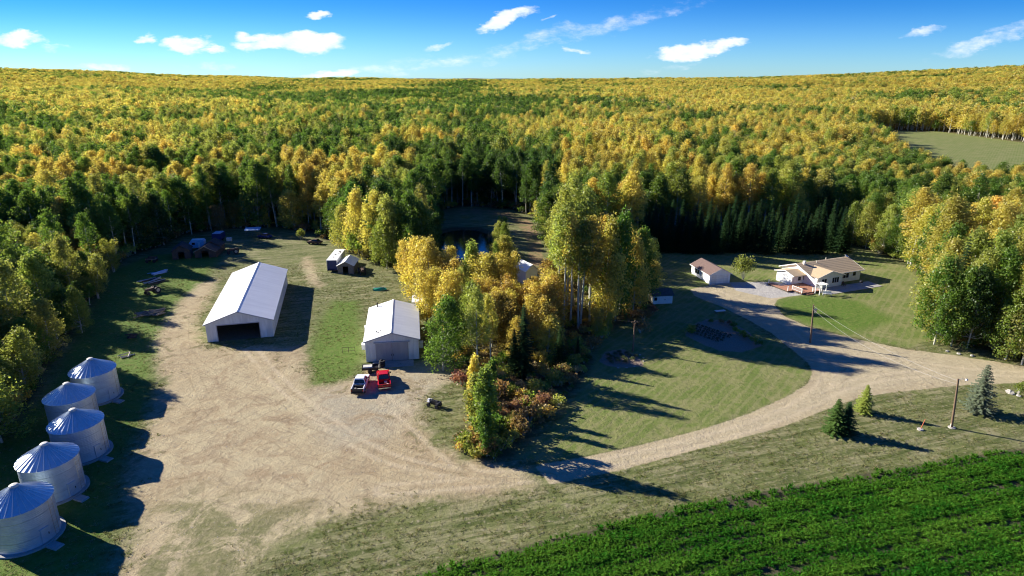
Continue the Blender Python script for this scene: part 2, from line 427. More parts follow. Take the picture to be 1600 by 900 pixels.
# ------------------------------------------------------------------ terrain: one grid, split into its named regions
def axis(lo, hi, step, far, grow):
    a = list(np.arange(lo, hi + 1e-6, step)); s = step; p = a[-1]
    while p < far: s *= grow; p += s; a.append(p)
    return a
xs = axis(-100, 120, 0.6, 9000, 1.10); xs = [-t for t in axis(100.0, 100.0, 0.6, 9000, 1.10)[::-1]][:-1] + xs
ys = axis(30, 215, 0.6, 9000, 1.07); ys = [-3000, -800, -200, -60, -10, 10, 20, 26] + ys
X, Y = np.meshgrid(np.array(xs), np.array(ys))
x = X.ravel(); y = Y.ravel()
z = hgt(x, y)
sdw = sdist(P_WATER, x, y)
z = z - 1.3 * sstep(-1.5, 3.0, sdw)
near = (x > -101) & (x < 121) & (y > 29) & (y < 216)
und = 0.05 * np.sin(x * 0.9 + 1.7 * np.sin(y * .35)) * np.sin(y * 0.8 + 1.3 * np.sin(x * .31)) + 0.03 * np.sin(x * 2.3 + y) * np.sin(y * 1.9 - x * .7)
z = np.where(near, z + und * 0.6 - 0.03, z)
at = {}
at['s_dirt'] = np.maximum.reduce([sdist(P_YARD, x, y), sdist(P_ROAD, x, y), sdist(P_TRACK2, x, y)])
at['s_gravel'] = sdist(P_ROAD, x, y)
at['s_conc'] = sdist(P_PAD, x, y)
at['s_track'] = sdist(P_TRACK, x, y)
at['s_soil'] = np.maximum(sdist(P_GARDEN, x, y), sdist(P_MOUND, x, y))
at['s_lawn'] = np.maximum(sdist(P_LAWN, x, y), sdist(P_FIELD, x, y))
at['s_green'] = np.maximum.reduce([sdist(P_GREENPATCH, x, y), sdist(P_GREEN2, x, y), sdist(P_LEFT, x, y) - .8])
at['s_crop'] = sdist(P_CROP, x, y)
clear = np.maximum.reduce([sdist(P_CLEAR, x, y), sdist(P_POND_CLEAR, x, y), sdist(P_FIELD, x, y)])
clear = np.where(clear <= -7.9, -8.0, clear)
at['s_wood'] = np.maximum(-clear, sdist(P_SHRUB, x, y))
at['s_grey'] = sdist(PG((490, 612), (560, 596), (620, 585), (690, 572), (700, 600), (650, 640), (600, 690), (520, 700), (488, 660)), x, y)
at['s_water'] = sdw
def smooth_line(px_):
    P2 = [np.array([G(*q).x, G(*q).y]) for q in px_]; D = []
    for i in range(len(P2) - 1):
        p0, p1, p2, p3 = P2[max(0, i - 1)], P2[i], P2[i + 1], P2[min(len(P2) - 1, i + 2)]
        for k in range(8):
            a = k / 8; D.append(.5 * ((2 * p1) + (-p0 + p2) * a + (2 * p0 - 5 * p1 + 4 * p2 - p3) * a * a + (-p0 + 3 * p1 - 3 * p2 + p3) * a ** 3))
    D.append(P2[-1]); return np.array(D)
def lanes(lines, cap=6.0):
    m_ = (x > -75) & (x < 110) & (y > 45) & (y < 190); out = np.full(x.shape, cap); d = np.full(m_.sum(), cap)
    for ln_ in lines: d = np.minimum(d, segdist(smooth_line(ln_), x[m_], y[m_], closed=False))
    out[m_] = d; return out
at['d_lane'] = lanes([[(600, 765), (760, 752), (870, 738), (1000, 712), (1140, 676), (1240, 640), (1330, 600), (1440, 584), (1600, 585), (1800, 612)], [(1240, 640), (1292, 596), (1290, 560), (1240, 512), (1180, 482), (1120, 456)],
                      [(1290, 560), (1380, 562), (1500, 578), (1600, 585)], [(870, 738), (740, 742), (600, 712), (500, 650), (430, 590), (392, 545)], [(740, 742), (690, 700), (640, 655), (600, 625)], [(1180, 482), (1230, 462)]])
at['d_track'] = lanes([[(328, 800), (332, 750), (350, 715), (385, 682), (430, 655), (480, 640)], [(366, 800), (360, 750), (376, 712), (410, 690), (450, 680)], [(410, 660), (460, 705), (540, 738), (640, 760)], [(300, 580), (330, 640), (380, 700), (470, 760)],
                       [(860, 745), (700, 730), (560, 690), (440, 640), (300, 560), (288, 500)], [(398, 760), (380, 720), (384, 690)], [(480, 560), (440, 620), (380, 660), (300, 690)], [(600, 640), (560, 690), (480, 720), (330, 730)],
                       [(640, 640), (690, 690), (800, 735)], [(1262, 560), (1340, 575), (1450, 600)], [(1300, 600), (1370, 560), (1480, 566)]])
at['s_weed'] = sdist(P_WEED, x, y)
nx, ny = len(xs), len(ys)
ii = np.arange(nx * ny).reshape(ny, nx)
quads = np.stack([ii[:-1, :-1], ii[:-1, 1:], ii[1:, 1:], ii[1:, :-1]], -1).reshape(-1, 4)
def qavg(a): return a[quads].mean(1)
reg = np.zeros(len(quads), int)
reg[qavg(at['s_wood']) > 0] = 1
reg[qavg(at['s_lawn']) > 0] = 2
reg[qavg(at['s_crop']) > 0] = 3
reg[qavg(sdist(P_YARD, x, y)) > 0] = 4
reg[qavg(at['s_gravel']) > 0] = 5
reg[qavg(at['s_conc']) > 0] = 6
reg[qavg(at['s_soil']) > 0] = 7
reg[qavg(at['s_track']) > 0] = 8
reg[(reg == 1) & (qavg(np.hypot(x, y)) > 700)] = 9
reg[qavg(sdw) > -2.5] = 10

def terrain_mat():
    m = bpy.data.materials.new('terrain'); m.use_nodes = True
    t = NT(m.node_tree); b = t.n['Principled BSDF']
    b.inputs['Roughness'].default_value = 0.95; b.inputs['Specular IOR Level'].default_value = 0.15
    P = t.new('ShaderNodeNewGeometry').outputs['Position']
    big = t.noise(P, 0.045, 5, .6); mid = t.noise(P, 0.22, 6, .65, 1.0); fin = t.noise(P, 1.4, 6, .7); vf = t.noise(P, 5.0, 5, .75)
    # streaks along the old road (they run a little up to the right)
    st = t.noise(t.mapping(t.mapping(P, (1, 1, 1), (0, 0, math.radians(-17))), (0.09, 1.0, 1)), 1.0, 7, .72, 0.5)
    edge = t.math('ADD', t.math('MULTIPLY', t.math('SUBTRACT', mid, .5), 5.0), t.math('MULTIPLY', t.math('SUBTRACT', fin, .5), 3.2))
    def mask(n, w_=0.5, off=0.0, k=1.0):
        v = t.math('ADD', t.attr(n).outputs['Fac'], t.math('MULTIPLY', edge, k))
        return t.ramp(t.math('ADD', v, off), -w_, w_)
    # rough grass
    g = t.mix(t.ramp(mid, .35, .65), (0.160, 0.178, 0.060), (0.265, 0.245, 0.130))
    g = t.mix(t.ramp(st, .40, .62), g, (0.085, 0.105, 0.030))
    g = t.mix(t.ramp(fin, .52, .72), g, (0.31, 0.275, 0.17))
    # verge further right is paler
    # lawn
    wv = t.new('ShaderNodeTexWave', wave_type='BANDS', bands_direction='X')
    t.link(t.mapping(P, (1, 1, 1), (0, 0, math.radians(38))), wv.inputs[0])
    wv.inputs['Scale'].default_value = 0.22; wv.inputs['Distortion'].default_value = 2.5; wv.inputs['Detail'].default_value = 3; wv.inputs['Detail Scale'].default_value = 1.2
    wv2 = t.new('ShaderNodeTexWave', wave_type='BANDS', bands_direction='X')
    t.link(t.mapping(P, (1, 1, 1), (0, 0, math.radians(-30))), wv2.inputs[0])
    wv2.inputs['Scale'].default_value = 0.26; wv2.inputs['Distortion'].default_value = 2.0; wv2.inputs['Detail'].default_value = 2
    l = t.mix(t.ramp(mid, .38, .66), (0.135, 0.180, 0.042), (0.225, 0.225, 0.088))
    l = t.mix(t.math('MULTIPLY', t.ramp(wv.outputs['Fac'], .55, .95), .38), l, (0.27, 0.25, 0.12))
    l = t.mix(t.math('MULTIPLY', t.ramp(wv2.outputs['Fac'], .70, .98), .22), l, (0.17, 0.17, 0.075))
    l = t.mix(t.ramp(fin, .5, .8), l, (0.080, 0.130, 0.025))
    col = t.mix(mask('s_lawn', .5, k=.4), g, l)
    grn = t.mix(t.ramp(fin, .35, .7), (0.085, 0.160, 0.020), (0.150, 0.185, 0.045))
    col = t.mix(mask('s_green', 1.6, k=.8), col, grn)
    # leaf litter under the trees
    lit = t.mix(t.ramp(fin, .35, .65), (0.120, 0.090, 0.050), (0.085, 0.095, 0.032))
    lit = t.mix(t.ramp(vf, .55, .75), lit, (0.24, 0.165, 0.055))
    col = t.mix(mask('s_wood', 1.2, k=.8), col, lit)
    # crop soil
    cs = t.mix(t.ramp(fin, .4, .6), (0.10, 0.085, 0.055), (0.055, 0.06, 0.025))
    col = t.mix(mask('s_crop', .3, k=.12), col, cs)
    # bare earth of the yard, greyer gravel on the drive
    d = t.mix(t.ramp(big, .40, .60), (0.375, 0.300, 0.180), (0.435, 0.365, 0.225))
    d = t.mix(t.math('MULTIPLY', mask('s_grey', 3.0, k=.8), .8), d, (0.365, 0.330, 0.245))
    d = t.mix(t.ramp(mid, .42, .72), d, (0.285, 0.210, 0.125))
    d = t.mix(t.math('MULTIPLY', t.ramp(fin, .45, .75), .7), d, (0.51, 0.435, 0.275))
    d = t.mix(t.math('MULTIPLY', t.ramp(vf, .60, .78), .8), d, (0.200, 0.150, 0.100))
    sw = t.noise(t.mapping(t.mapping(P, (1, 1, 1), (0, 0, math.radians(28))), (0.12, 0.5, 1)), 1.0, 7, .75, 2.5)
    d = t.mix(t.math('MULTIPLY', t.ramp(sw, .50, .68), .55), d, (0.235, 0.185, 0.125))
    gr = t.mix(t.ramp(fin, .4, .7), (0.410, 0.345, 0.220), (0.470, 0.405, 0.270))
    gr = t.mix(t.math('MULTIPLY', t.ramp(vf, .58, .8), .7), gr, (0.24, 0.20, 0.155))
    gr = t.mix(t.math('MULTIPLY', t.ramp(st, .52, .68), .45), gr, (0.30, 0.25, 0.19))
    d = t.mix(mask('s_gravel', 3.0, k=.4), d, gr)
    def band(n, c0, wd_):
        a_ = t.math('ABSOLUTE', t.math('SUBTRACT', t.math('ADD', t.attr(n).outputs['Fac'], t.math('MULTIPLY', t.math('SUBTRACT', mid, .5), .12)), c0))
        return t.math('SUBTRACT', 1.0, t.ramp(a_, 0.0, wd_))
    lane = t.math('MULTIPLY', band('d_lane', .95, .75), t.ramp(mid, .30, .55))
    trk = t.math('MULTIPLY', band('d_track', .80, .20), t.ramp(t.noise(P, .35, 3, .6), .36, .56))
    weeds = t.math('MULTIPLY', t.ramp(mid, .56, .66), t.math('SUBTRACT', 1.0, t.ramp(t.attr('s_dirt').outputs['Fac'], 2.0, 7.0)))
    weeds = t.math('MULTIPLY', weeds, t.math('SUBTRACT', 1.0, mask('s_gravel', .5)))
    d = t.mix(t.math('MULTIPLY', weeds, .75), d, (0.15, 0.145, 0.065))
    wd = t.mix(t.ramp(fin, .35, .7), (0.13, 0.145, 0.05), (0.27, 0.24, 0.13))
    d = t.mix(t.math('MULTIPLY', t.math('MULTIPLY', mask('s_weed', 4.0, k=1.0), t.ramp(t.math('ADD', mid, t.math('MULTIPLY', vf, .25)), .52, .68)), .85), d, wd)
    d = t.mix(t.math('MULTIPLY', lane, .55), d, (0.53, 0.44, 0.30))
    d = t.mix(t.math('MULTIPLY', trk, .32), d, (0.19, 0.145, 0.085))
    yardm = mask('s_dirt', 1.6, k=1.15)
    roadm = mask('s_gravel', .18, k=.14)
    dm = t.math('MAXIMUM', roadm, t.math('MULTIPLY', yardm, t.math('SUBTRACT', 1.0, t.ramp(t.attr('s_gravel').outputs['Fac'], -3.0, 0.0)), clamp=True))
    dm = t.math('MAXIMUM', dm, t.ramp(t.attr('s_dirt').outputs['Fac'], 2.5, 4.5))
    col = t.mix(dm, col, d)
    con = t.mix(t.ramp(fin, .3, .7), (0.45, 0.43, 0.40), (0.38, 0.36, 0.33))
    col = t.mix(mask('s_conc', .1, k=.03), col, con)
    tr = t.mix(t.ramp(mid, .40, .60), (0.27, 0.185, 0.10), (0.15, 0.155, 0.06))
    col = t.mix(mask('s_track', .5, k=.3), col, tr)
    soil = t.mix(t.ramp(vf, .35, .7), (0.24, 0.175, 0.13), (0.34, 0.265, 0.20))
    col = t.mix(mask('s_soil', .2, k=.15), col, soil)
    bank = t.mix(t.ramp(fin, .4, .65), (0.055, 0.06, 0.025), (0.12, 0.09, 0.045))
    col = t.mix(t.ramp(t.attr('s_water').outputs['Fac'], -3.5, -1.0), col, bank)
    t.link(col, b.inputs['Base Color'])
    bp = t.new('ShaderNodeBump'); bp.inputs['Strength'].default_value = 0.9; bp.inputs['Distance'].default_value = 0.22
    hh = t.math('ADD', t.math('MULTIPLY', fin, 1.0), t.math('MULTIPLY', vf, .45))
    hh = t.math('ADD', hh, t.math('MULTIPLY', sw, .8))
    t.link(hh, bp.inputs['Height']); t.link(bp.outputs[0], b.inputs['Normal'])
    return m
M['terrain'] = terrain_mat()
REG = {0: 'ground', 1: 'woodland_floor', 2: 'lawn', 3: 'crop_soil', 4: 'dirt_yard', 5: 'gravel_drive', 6: 'concrete_pad', 7: 'garden_soil', 8: 'path', 9: 'hills', 10: 'pond_bank'}
for k, nm in REG.items():
    q = quads[reg == k]
    if len(q) == 0: continue
    uq, inv = np.unique(q, return_inverse=True)
    inv = inv.reshape(-1)
    me = bpy.data.meshes.new(nm)
    me.vertices.add(len(uq)); me.vertices.foreach_set('co', np.stack([x[uq], y[uq], z[uq]], 1).astype(np.float32).ravel())
    me.loops.add(len(inv)); me.loops.foreach_set('vertex_index', inv.astype(np.int32))
    me.polygons.add(len(q)); me.polygons.foreach_set('loop_start', np.arange(0, len(inv), 4, dtype=np.int32))
    me.polygons.foreach_set('loop_total', np.full(len(q), 4, np.int32))
    me.polygons.foreach_set('use_smooth', np.ones(len(q), bool))
    for an, av in at.items():
        A = me.attributes.new(an, 'FLOAT', 'POINT'); A.data.foreach_set('value', av[uq].astype(np.float32))
    me.materials.append(M['terrain']); me.update(calc_edges=True); me.validate()
    struct(put(nm, me))

# pond water
def water_mat():
    m = bpy.data.materials.new('pond_water'); m.use_nodes = True
    t = NT(m.node_tree); b = t.n['Principled BSDF']
    b.inputs['Roughness'].default_value = 0.03; b.inputs['IOR'].default_value = 1.33
    b.inputs['Specular IOR Level'].default_value = 0.9
    P = t.new('ShaderNodeNewGeometry').outputs['Position']
    t.link(t.mix(t.ramp(t.noise(P, .3, 4), .4, .6), (0.006, 0.014, 0.022), (0.018, 0.026, 0.014)), b.inputs['Base Color'])
    bp = t.new('ShaderNodeBump'); bp.inputs['Strength'].default_value = 0.12; bp.inputs['Distance'].default_value = 0.1
    t.link(t.noise(P, 1.6, 3), bp.inputs['Height']); t.link(bp.outputs[0], b.inputs['Normal'])
    return m
M['water'] = water_mat()
wc = P_WATER.mean(0)
mb = MB(); wp = [(wc[0] + (p[0] - wc[0]) * 1.12, wc[1] + (p[1] - wc[1]) * 1.12) for p in P_WATER]
mb.add([(p[0], p[1], -0.5) for p in wp] + [(wc[0], wc[1], -0.5)], [(i, (i + 1) % len(wp), len(wp)) for i in range(len(wp))])
wo_ = mb.build('pond_water', M['water']); struct(wo_)

# ================================================================== vegetation forms
def np_mesh(name, V, F, mi, mats, attrs=None, smooth=None):
    """V (n,3), F (m,4) quads; attrs: per-face floats"""
    me = bpy.data.meshes.new(name)
    me.vertices.add(len(V)); me.vertices.foreach_set('co', V.astype(np.float32).ravel())
    me.loops.add(F.size); me.loops.foreach_set('vertex_index', F.astype(np.int32).ravel())
    me.polygons.add(len(F)); me.polygons.foreach_set('loop_start', np.arange(0, F.size, 4, dtype=np.int32))
    me.polygons.foreach_set('loop_total', np.full(len(F), 4, np.int32))
    me.polygons.foreach_set('material_index', mi.astype(np.int32))
    if smooth is not None: me.polygons.foreach_set('use_smooth', smooth)
    for m in mats: me.materials.append(m)
    for k, a in (attrs or {}).items():
        A = me.attributes.new(k, 'FLOAT', 'FACE'); A.data.foreach_set('value', a.astype(np.float32))
    me.update(calc_edges=True)
    return me

def leaf_quads(C, size, rng, out=None, flat=0.0, aspect=0.8):
    """leaf faces centred on C; out = preferred outward direction"""
    n = len(C)
    nrm = rng.normal(size=(n, 3)); nrm[:, 2] += flat
    if out is not None: nrm += out
    nrm /= np.linalg.norm(nrm, axis=1)[:, None] + 1e-9
    a = np.cross(nrm, rng.normal(size=(n, 3))); a /= np.linalg.norm(a, axis=1)[:, None] + 1e-9
    b = np.cross(nrm, a)
    s = (size * rng.uniform(.6, 1.35, n))[:, None] * .5
    fold = nrm * s * rng.uniform(-.3, .3, (n, 1))
    V = np.stack([C - a * s, C - b * s * aspect + fold, C + a * s, C + b * s * aspect + fold], 1).reshape(-1, 3)
    F = np.arange(4 * n).reshape(n, 4)
    return V, F

def tube_np(pts, rad, n=6):
    mb = MB(); mb.tube(pts, rad, n, cap=False)
    return np.array(mb.v), np.array(mb.f)

def aspen(seed, H=16.0, cb=0.38, R=2.4, nclump=46, per=95, leaf=0.34, power=.8, limbs=True, csize=0.82, lean=0.6, multi=1):
    """tall trunk, ascending limbs and a loose crown of leaf clumps; returns (trunk V,F), (crown V,F,v,h)"""
    rng = np.random.default_rng(seed)
    TV, TF, off = [], [], 0
    CV, CF, Cv, Ch, coff = [], [], [], [], 0
    for st in range(multi):
        ang0 = rng.uniform(0, 2 * PI); spread = 0 if multi == 1 else rng.uniform(.8, 1.5)
        bx, by = (rng.normal(0, .3, 2) if multi > 1 else (0, 0))
        tipx, tipy = rng.normal(0, lean, 2) + np.array([math.cos(ang0), math.sin(ang0)]) * spread
        def axis_at(t):
            return np.array([bx + tipx * t ** 1.5 + .15 * math.sin(5 * t + seed), by + tipy * t ** 1.5 + .15 * math.cos(4 * t + seed), H * t])
        ts = np.linspace(0, .97, 9)
        r0 = 0.0105 * H
        v, f = tube_np([axis_at(t) - (np.array([0, 0, .3]) if t == 0 else 0) for t in ts], [r0 * (1.15 - t) for t in ts], 7)
        TV.append(v); TF.append(f + off); off += len(v)
        nc = nclump // multi
        for i in range(nc):
            q = (i + rng.uniform(0, 1)) / nc
            t = cb + (1 - cb) * q ** .85
            prof = math.sin(PI * min(1, (0.10 + .90 * (t - cb) / (1 - cb))) ** power) ** .7 if t < .99 else .15
            prof = max(prof, .12)
            rr = R * prof * math.sqrt(rng.uniform(.05, 1.0)) * rng.uniform(.8, 1.15)
            an = i * 2.399 + rng.uniform(-.6, .6)
            base = axis_at(t)
            c = base + np.array([math.cos(an) * rr, math.sin(an) * rr, rng.uniform(-.3, .5)])
            if limbs and rr > .5:
                t0 = max(.15, t - rr * .55 / H - .03)
                p0 = axis_at(t0); mid = (p0 + c) / 2 + np.array([0, 0, -.12 * rr])
                v, f = tube_np([p0, mid, c], [r0 * .34 * (1.15 - t0), r0 * .2 * (1.1 - t0), .012], 4)
                TV.append(v); TF.append(f + off); off += len(v)
            n = int(per * rng.uniform(.6, 1.35))
            sc = csize * rng.uniform(.7, 1.25)
            P = rng.normal(size=(n, 3)); P /= np.linalg.norm(P, axis=1)[:, None]
            P *= (rng.uniform(0, 1, (n, 1)) ** .62) * sc * np.array([1.25, 1.25, 1.3])
            outd = P / sc * .8
            P += c
            v, f = leaf_quads(P, leaf, rng, outd, .35)
            CV.append(v); CF.append(f + coff); coff += len(v)
            Cv.append(np.clip(rng.normal(.5, .22, n), 0, 1)); Ch.append(np.full(n, rng.uniform(0, 1) ** 1.6))
    return (np.concatenate(TV), np.concatenate(TF)), (np.concatenate(CV), np.concatenate(CF), np.concatenate(Cv), np.concatenate(Ch))

def spruce(seed, H=12.0, R=2.4, lev=34, br=11, nq=9, size=.34):
    rng = np.random.default_rng(seed)
    TV, TF = tube_np([(0, 0, -.3), (0, 0, H * .5), (0, 0, H * .98)], [.016 * H, .009 * H, .02], 6)
    C, O = [], []
    V, F, off, vv, hh = [], [], 0, [], []
    for i in range(lev):
        q = (i + .5) / lev
        zz = H * (.04 + .95 * q)
        L = R * (1 - q) ** .82 * rng.uniform(.82, 1.12) + .12
        nb = max(4, int(br * (1 - .45 * q)))
        for k in range(nb):
            a = 2 * PI * (k + rng.uniform(-.35, .35)) / nb + i * 1.1
            Lk = L * rng.uniform(.72, 1.12)
            d = np.array([math.cos(a), math.sin(a), 0]); side = np.array([-d[1], d[0], 0])
            n = max(3, int(nq * (.35 + .65 * Lk / R)))
            s = np.linspace(.15, 1, n)
            droop = -.42 * Lk * s ** 1.2 + .22 * Lk * s ** 3 + rng.uniform(-.06, .06)
            P = d * (s * Lk)[:, None] + np.array([0, 0, zz]) + np.array([0, 0, 1]) * droop[:, None]
            wd = size * (1.3 - .75 * s) * rng.uniform(.8, 1.2)
            ln = Lk / n * .9
            for j in range(n):
                sgn = rng.uniform(-.5, .5)
                u = d * ln + np.array([0, 0, -.08 * ln]); w_ = side * wd[j] + np.array([0, 0, sgn * wd[j] * .6 - .10])
                w2 = -side * wd[j] + np.array([0, 0, -sgn * wd[j] * .6 - .10])
                p = P[j]
                V += [p - u * .6, p + w_, p + u, p + w2]; F.append([off, off + 1, off + 2, off + 3]); off += 4
                vv.append(np.clip(rng.normal(.35 + .3 * s[j], .2), 0, 1)); hh.append(rng.uniform(0, .8))
    return (TV, TF), (np.array(V), np.array(F), np.array(vv), np.array(hh))

def shrub(seed, H=2.2, R=1.4, n=420, leaf=.26):
    rng = np.random.default_rng(seed)
    TV, TF, off = [], [], 0; P = []; 
    for i in range(13):
        a = rng.uniform(0, 2 * PI); l = rng.uniform(.35, 1)
        tip = np.array([math.cos(a) * R * l * .8, math.sin(a) * R * l * .8, H * (1.05 - .5 * l) * rng.uniform(.75, 1.1)])
        v, f = tube_np([(0, 0, -.1), tuple(tip * .5 + np.array([0, 0, .15])), tuple(tip)], [.04, .025, .01], 3)
        TV.append(v); TF.append(f + off); off += len(v)
        m = n // 13
        Q = rng.normal(size=(m, 3)); Q /= np.linalg.norm(Q, axis=1)[:, None]
        P.append(tip * .82 + Q * rng.uniform(0, 1, (m, 1)) ** .5 * np.array([.52, .52, .42]) * R * rng.uniform(.7, 1.15))
    P = np.concatenate(P); P[:, 2] = np.abs(P[:, 2]) + .03
    v, f = leaf_quads(P, leaf, rng, None, .3)
    return (np.concatenate(TV), np.concatenate(TF)), (v, f, np.clip(rng.normal(.5, .25, len(P)), 0, 1), np.repeat(rng.uniform(0, 1, 13), len(P) // 13 + 1)[:len(P)])

def split_meshes(form, name, bark, leafm):
    (tv, tf), (cv, cf, v, h) = form
    tm = np_mesh(name + '_trunk', tv, tf, np.zeros(len(tf)), [bark], smooth=np.ones(len(tf), bool))
    cm = np_mesh(name + '_crown', cv, cf, np.zeros(len(cf)), [leafm], {'v': v, 'h': h})
    return tm, cm
def joined_mesh(form, name, bark, leafm):
    (tv, tf), (cv, cf, v, h) = form
    V = np.concatenate([tv, cv]); F = np.concatenate([tf, cf + len(tv)])
    mi = np.concatenate([np.zeros(len(tf)), np.ones(len(cf))])
    z0 = np.zeros(len(tf))
    return np_mesh(name, V, F, mi, [bark, leafm], {'v': np.concatenate([z0, v]), 'h': np.concatenate([z0, h])})

# near forms: (name -> form, nominal height)
FORMS = {}
def reg_form(k, form, H, spr=False):
    b = M['spruce_bark'] if spr else M['aspen_bark']
    FORMS[k] = dict(form=form, H=H, obj=split_meshes(form, k, b, M['needle_obj' if spr else 'leaf_obj']), spr=spr)
for i in range(5): reg_form('tall_%d' % i, aspen(100 + i, 17, .38 + .03 * (i % 3), 2.6, 52, 84, .30, power=.68), 17)
for i in range(3): reg_form('high_%d' % i, aspen(120 + i, 18, .55, 2.2, 38, 72, .30, lean=.9, power=.7), 18)       # long bare white trunk
for i in range(4): reg_form('full_%d' % i, aspen(140 + i, 13, .10, 3.3, 84, 92, .30, csize=.95, power=.7), 13)
for i in range(2): reg_form('clump_%d' % i, aspen(150 + i, 11, .12, 2.4, 90, 74, .30, multi=3, csize=.9, power=.7), 11)
for i in range(2): reg_form('thin_%d' % i, aspen(160 + i, 15, .35, 2.0, 40, 16, .28), 15)                # nearly bare
for i in range(2): reg_form('narrow_%d' % i, aspen(170 + i, 11.5, .08, 1.5, 58, 85, .32, csize=.62, lean=.2), 11.5)
for i in range(3): reg_form('spruce_%d' % i, spruce(200 + i, 12, 2.3), 12, True)
for i in range(2): reg_form('young_%d' % i, spruce(210 + i, 5.5, 1.9, 20, 12, 8, .3), 5.5, True)
for i in range(4): reg_form('shrub_%d' % i, shrub(220 + i), 2.2)
reg_form('willow_0', shrub(230, 4.6, 2.6, 2600, .22), 4.6)

YEL = (0.650, 0.528, 0.128); YGR = (0.385, 0.400, 0.095); GRN = (0.145, 0.235, 0.038); DGR = (0.085, 0.150, 0.030)
ORA = (0.56, 0.385, 0.095); TAN = (0.44, 0.36, 0.21); SPR = (0.022, 0.050, 0.016); SPRB = (0.13, 0.175, 0.11); LIM = (0.28, 0.345, 0.065)
RED = (0.36, 0.185, 0.12); RUS = (0.33, 0.215, 0.095)
CN = {YEL: 'yellow', YGR: 'yellow green', GRN: 'green', DGR: 'dark green', ORA: 'orange', TAN: 'bare tan', LIM: 'light green'}
def jit(c, s=.16):
    k = RNG.normal(1, s * .8); q = RNG.normal(0, s * .28)
    return tuple(max(.004, c[i] * k * (1 + (q, -q * .4, 0)[i])) for i in range(3))

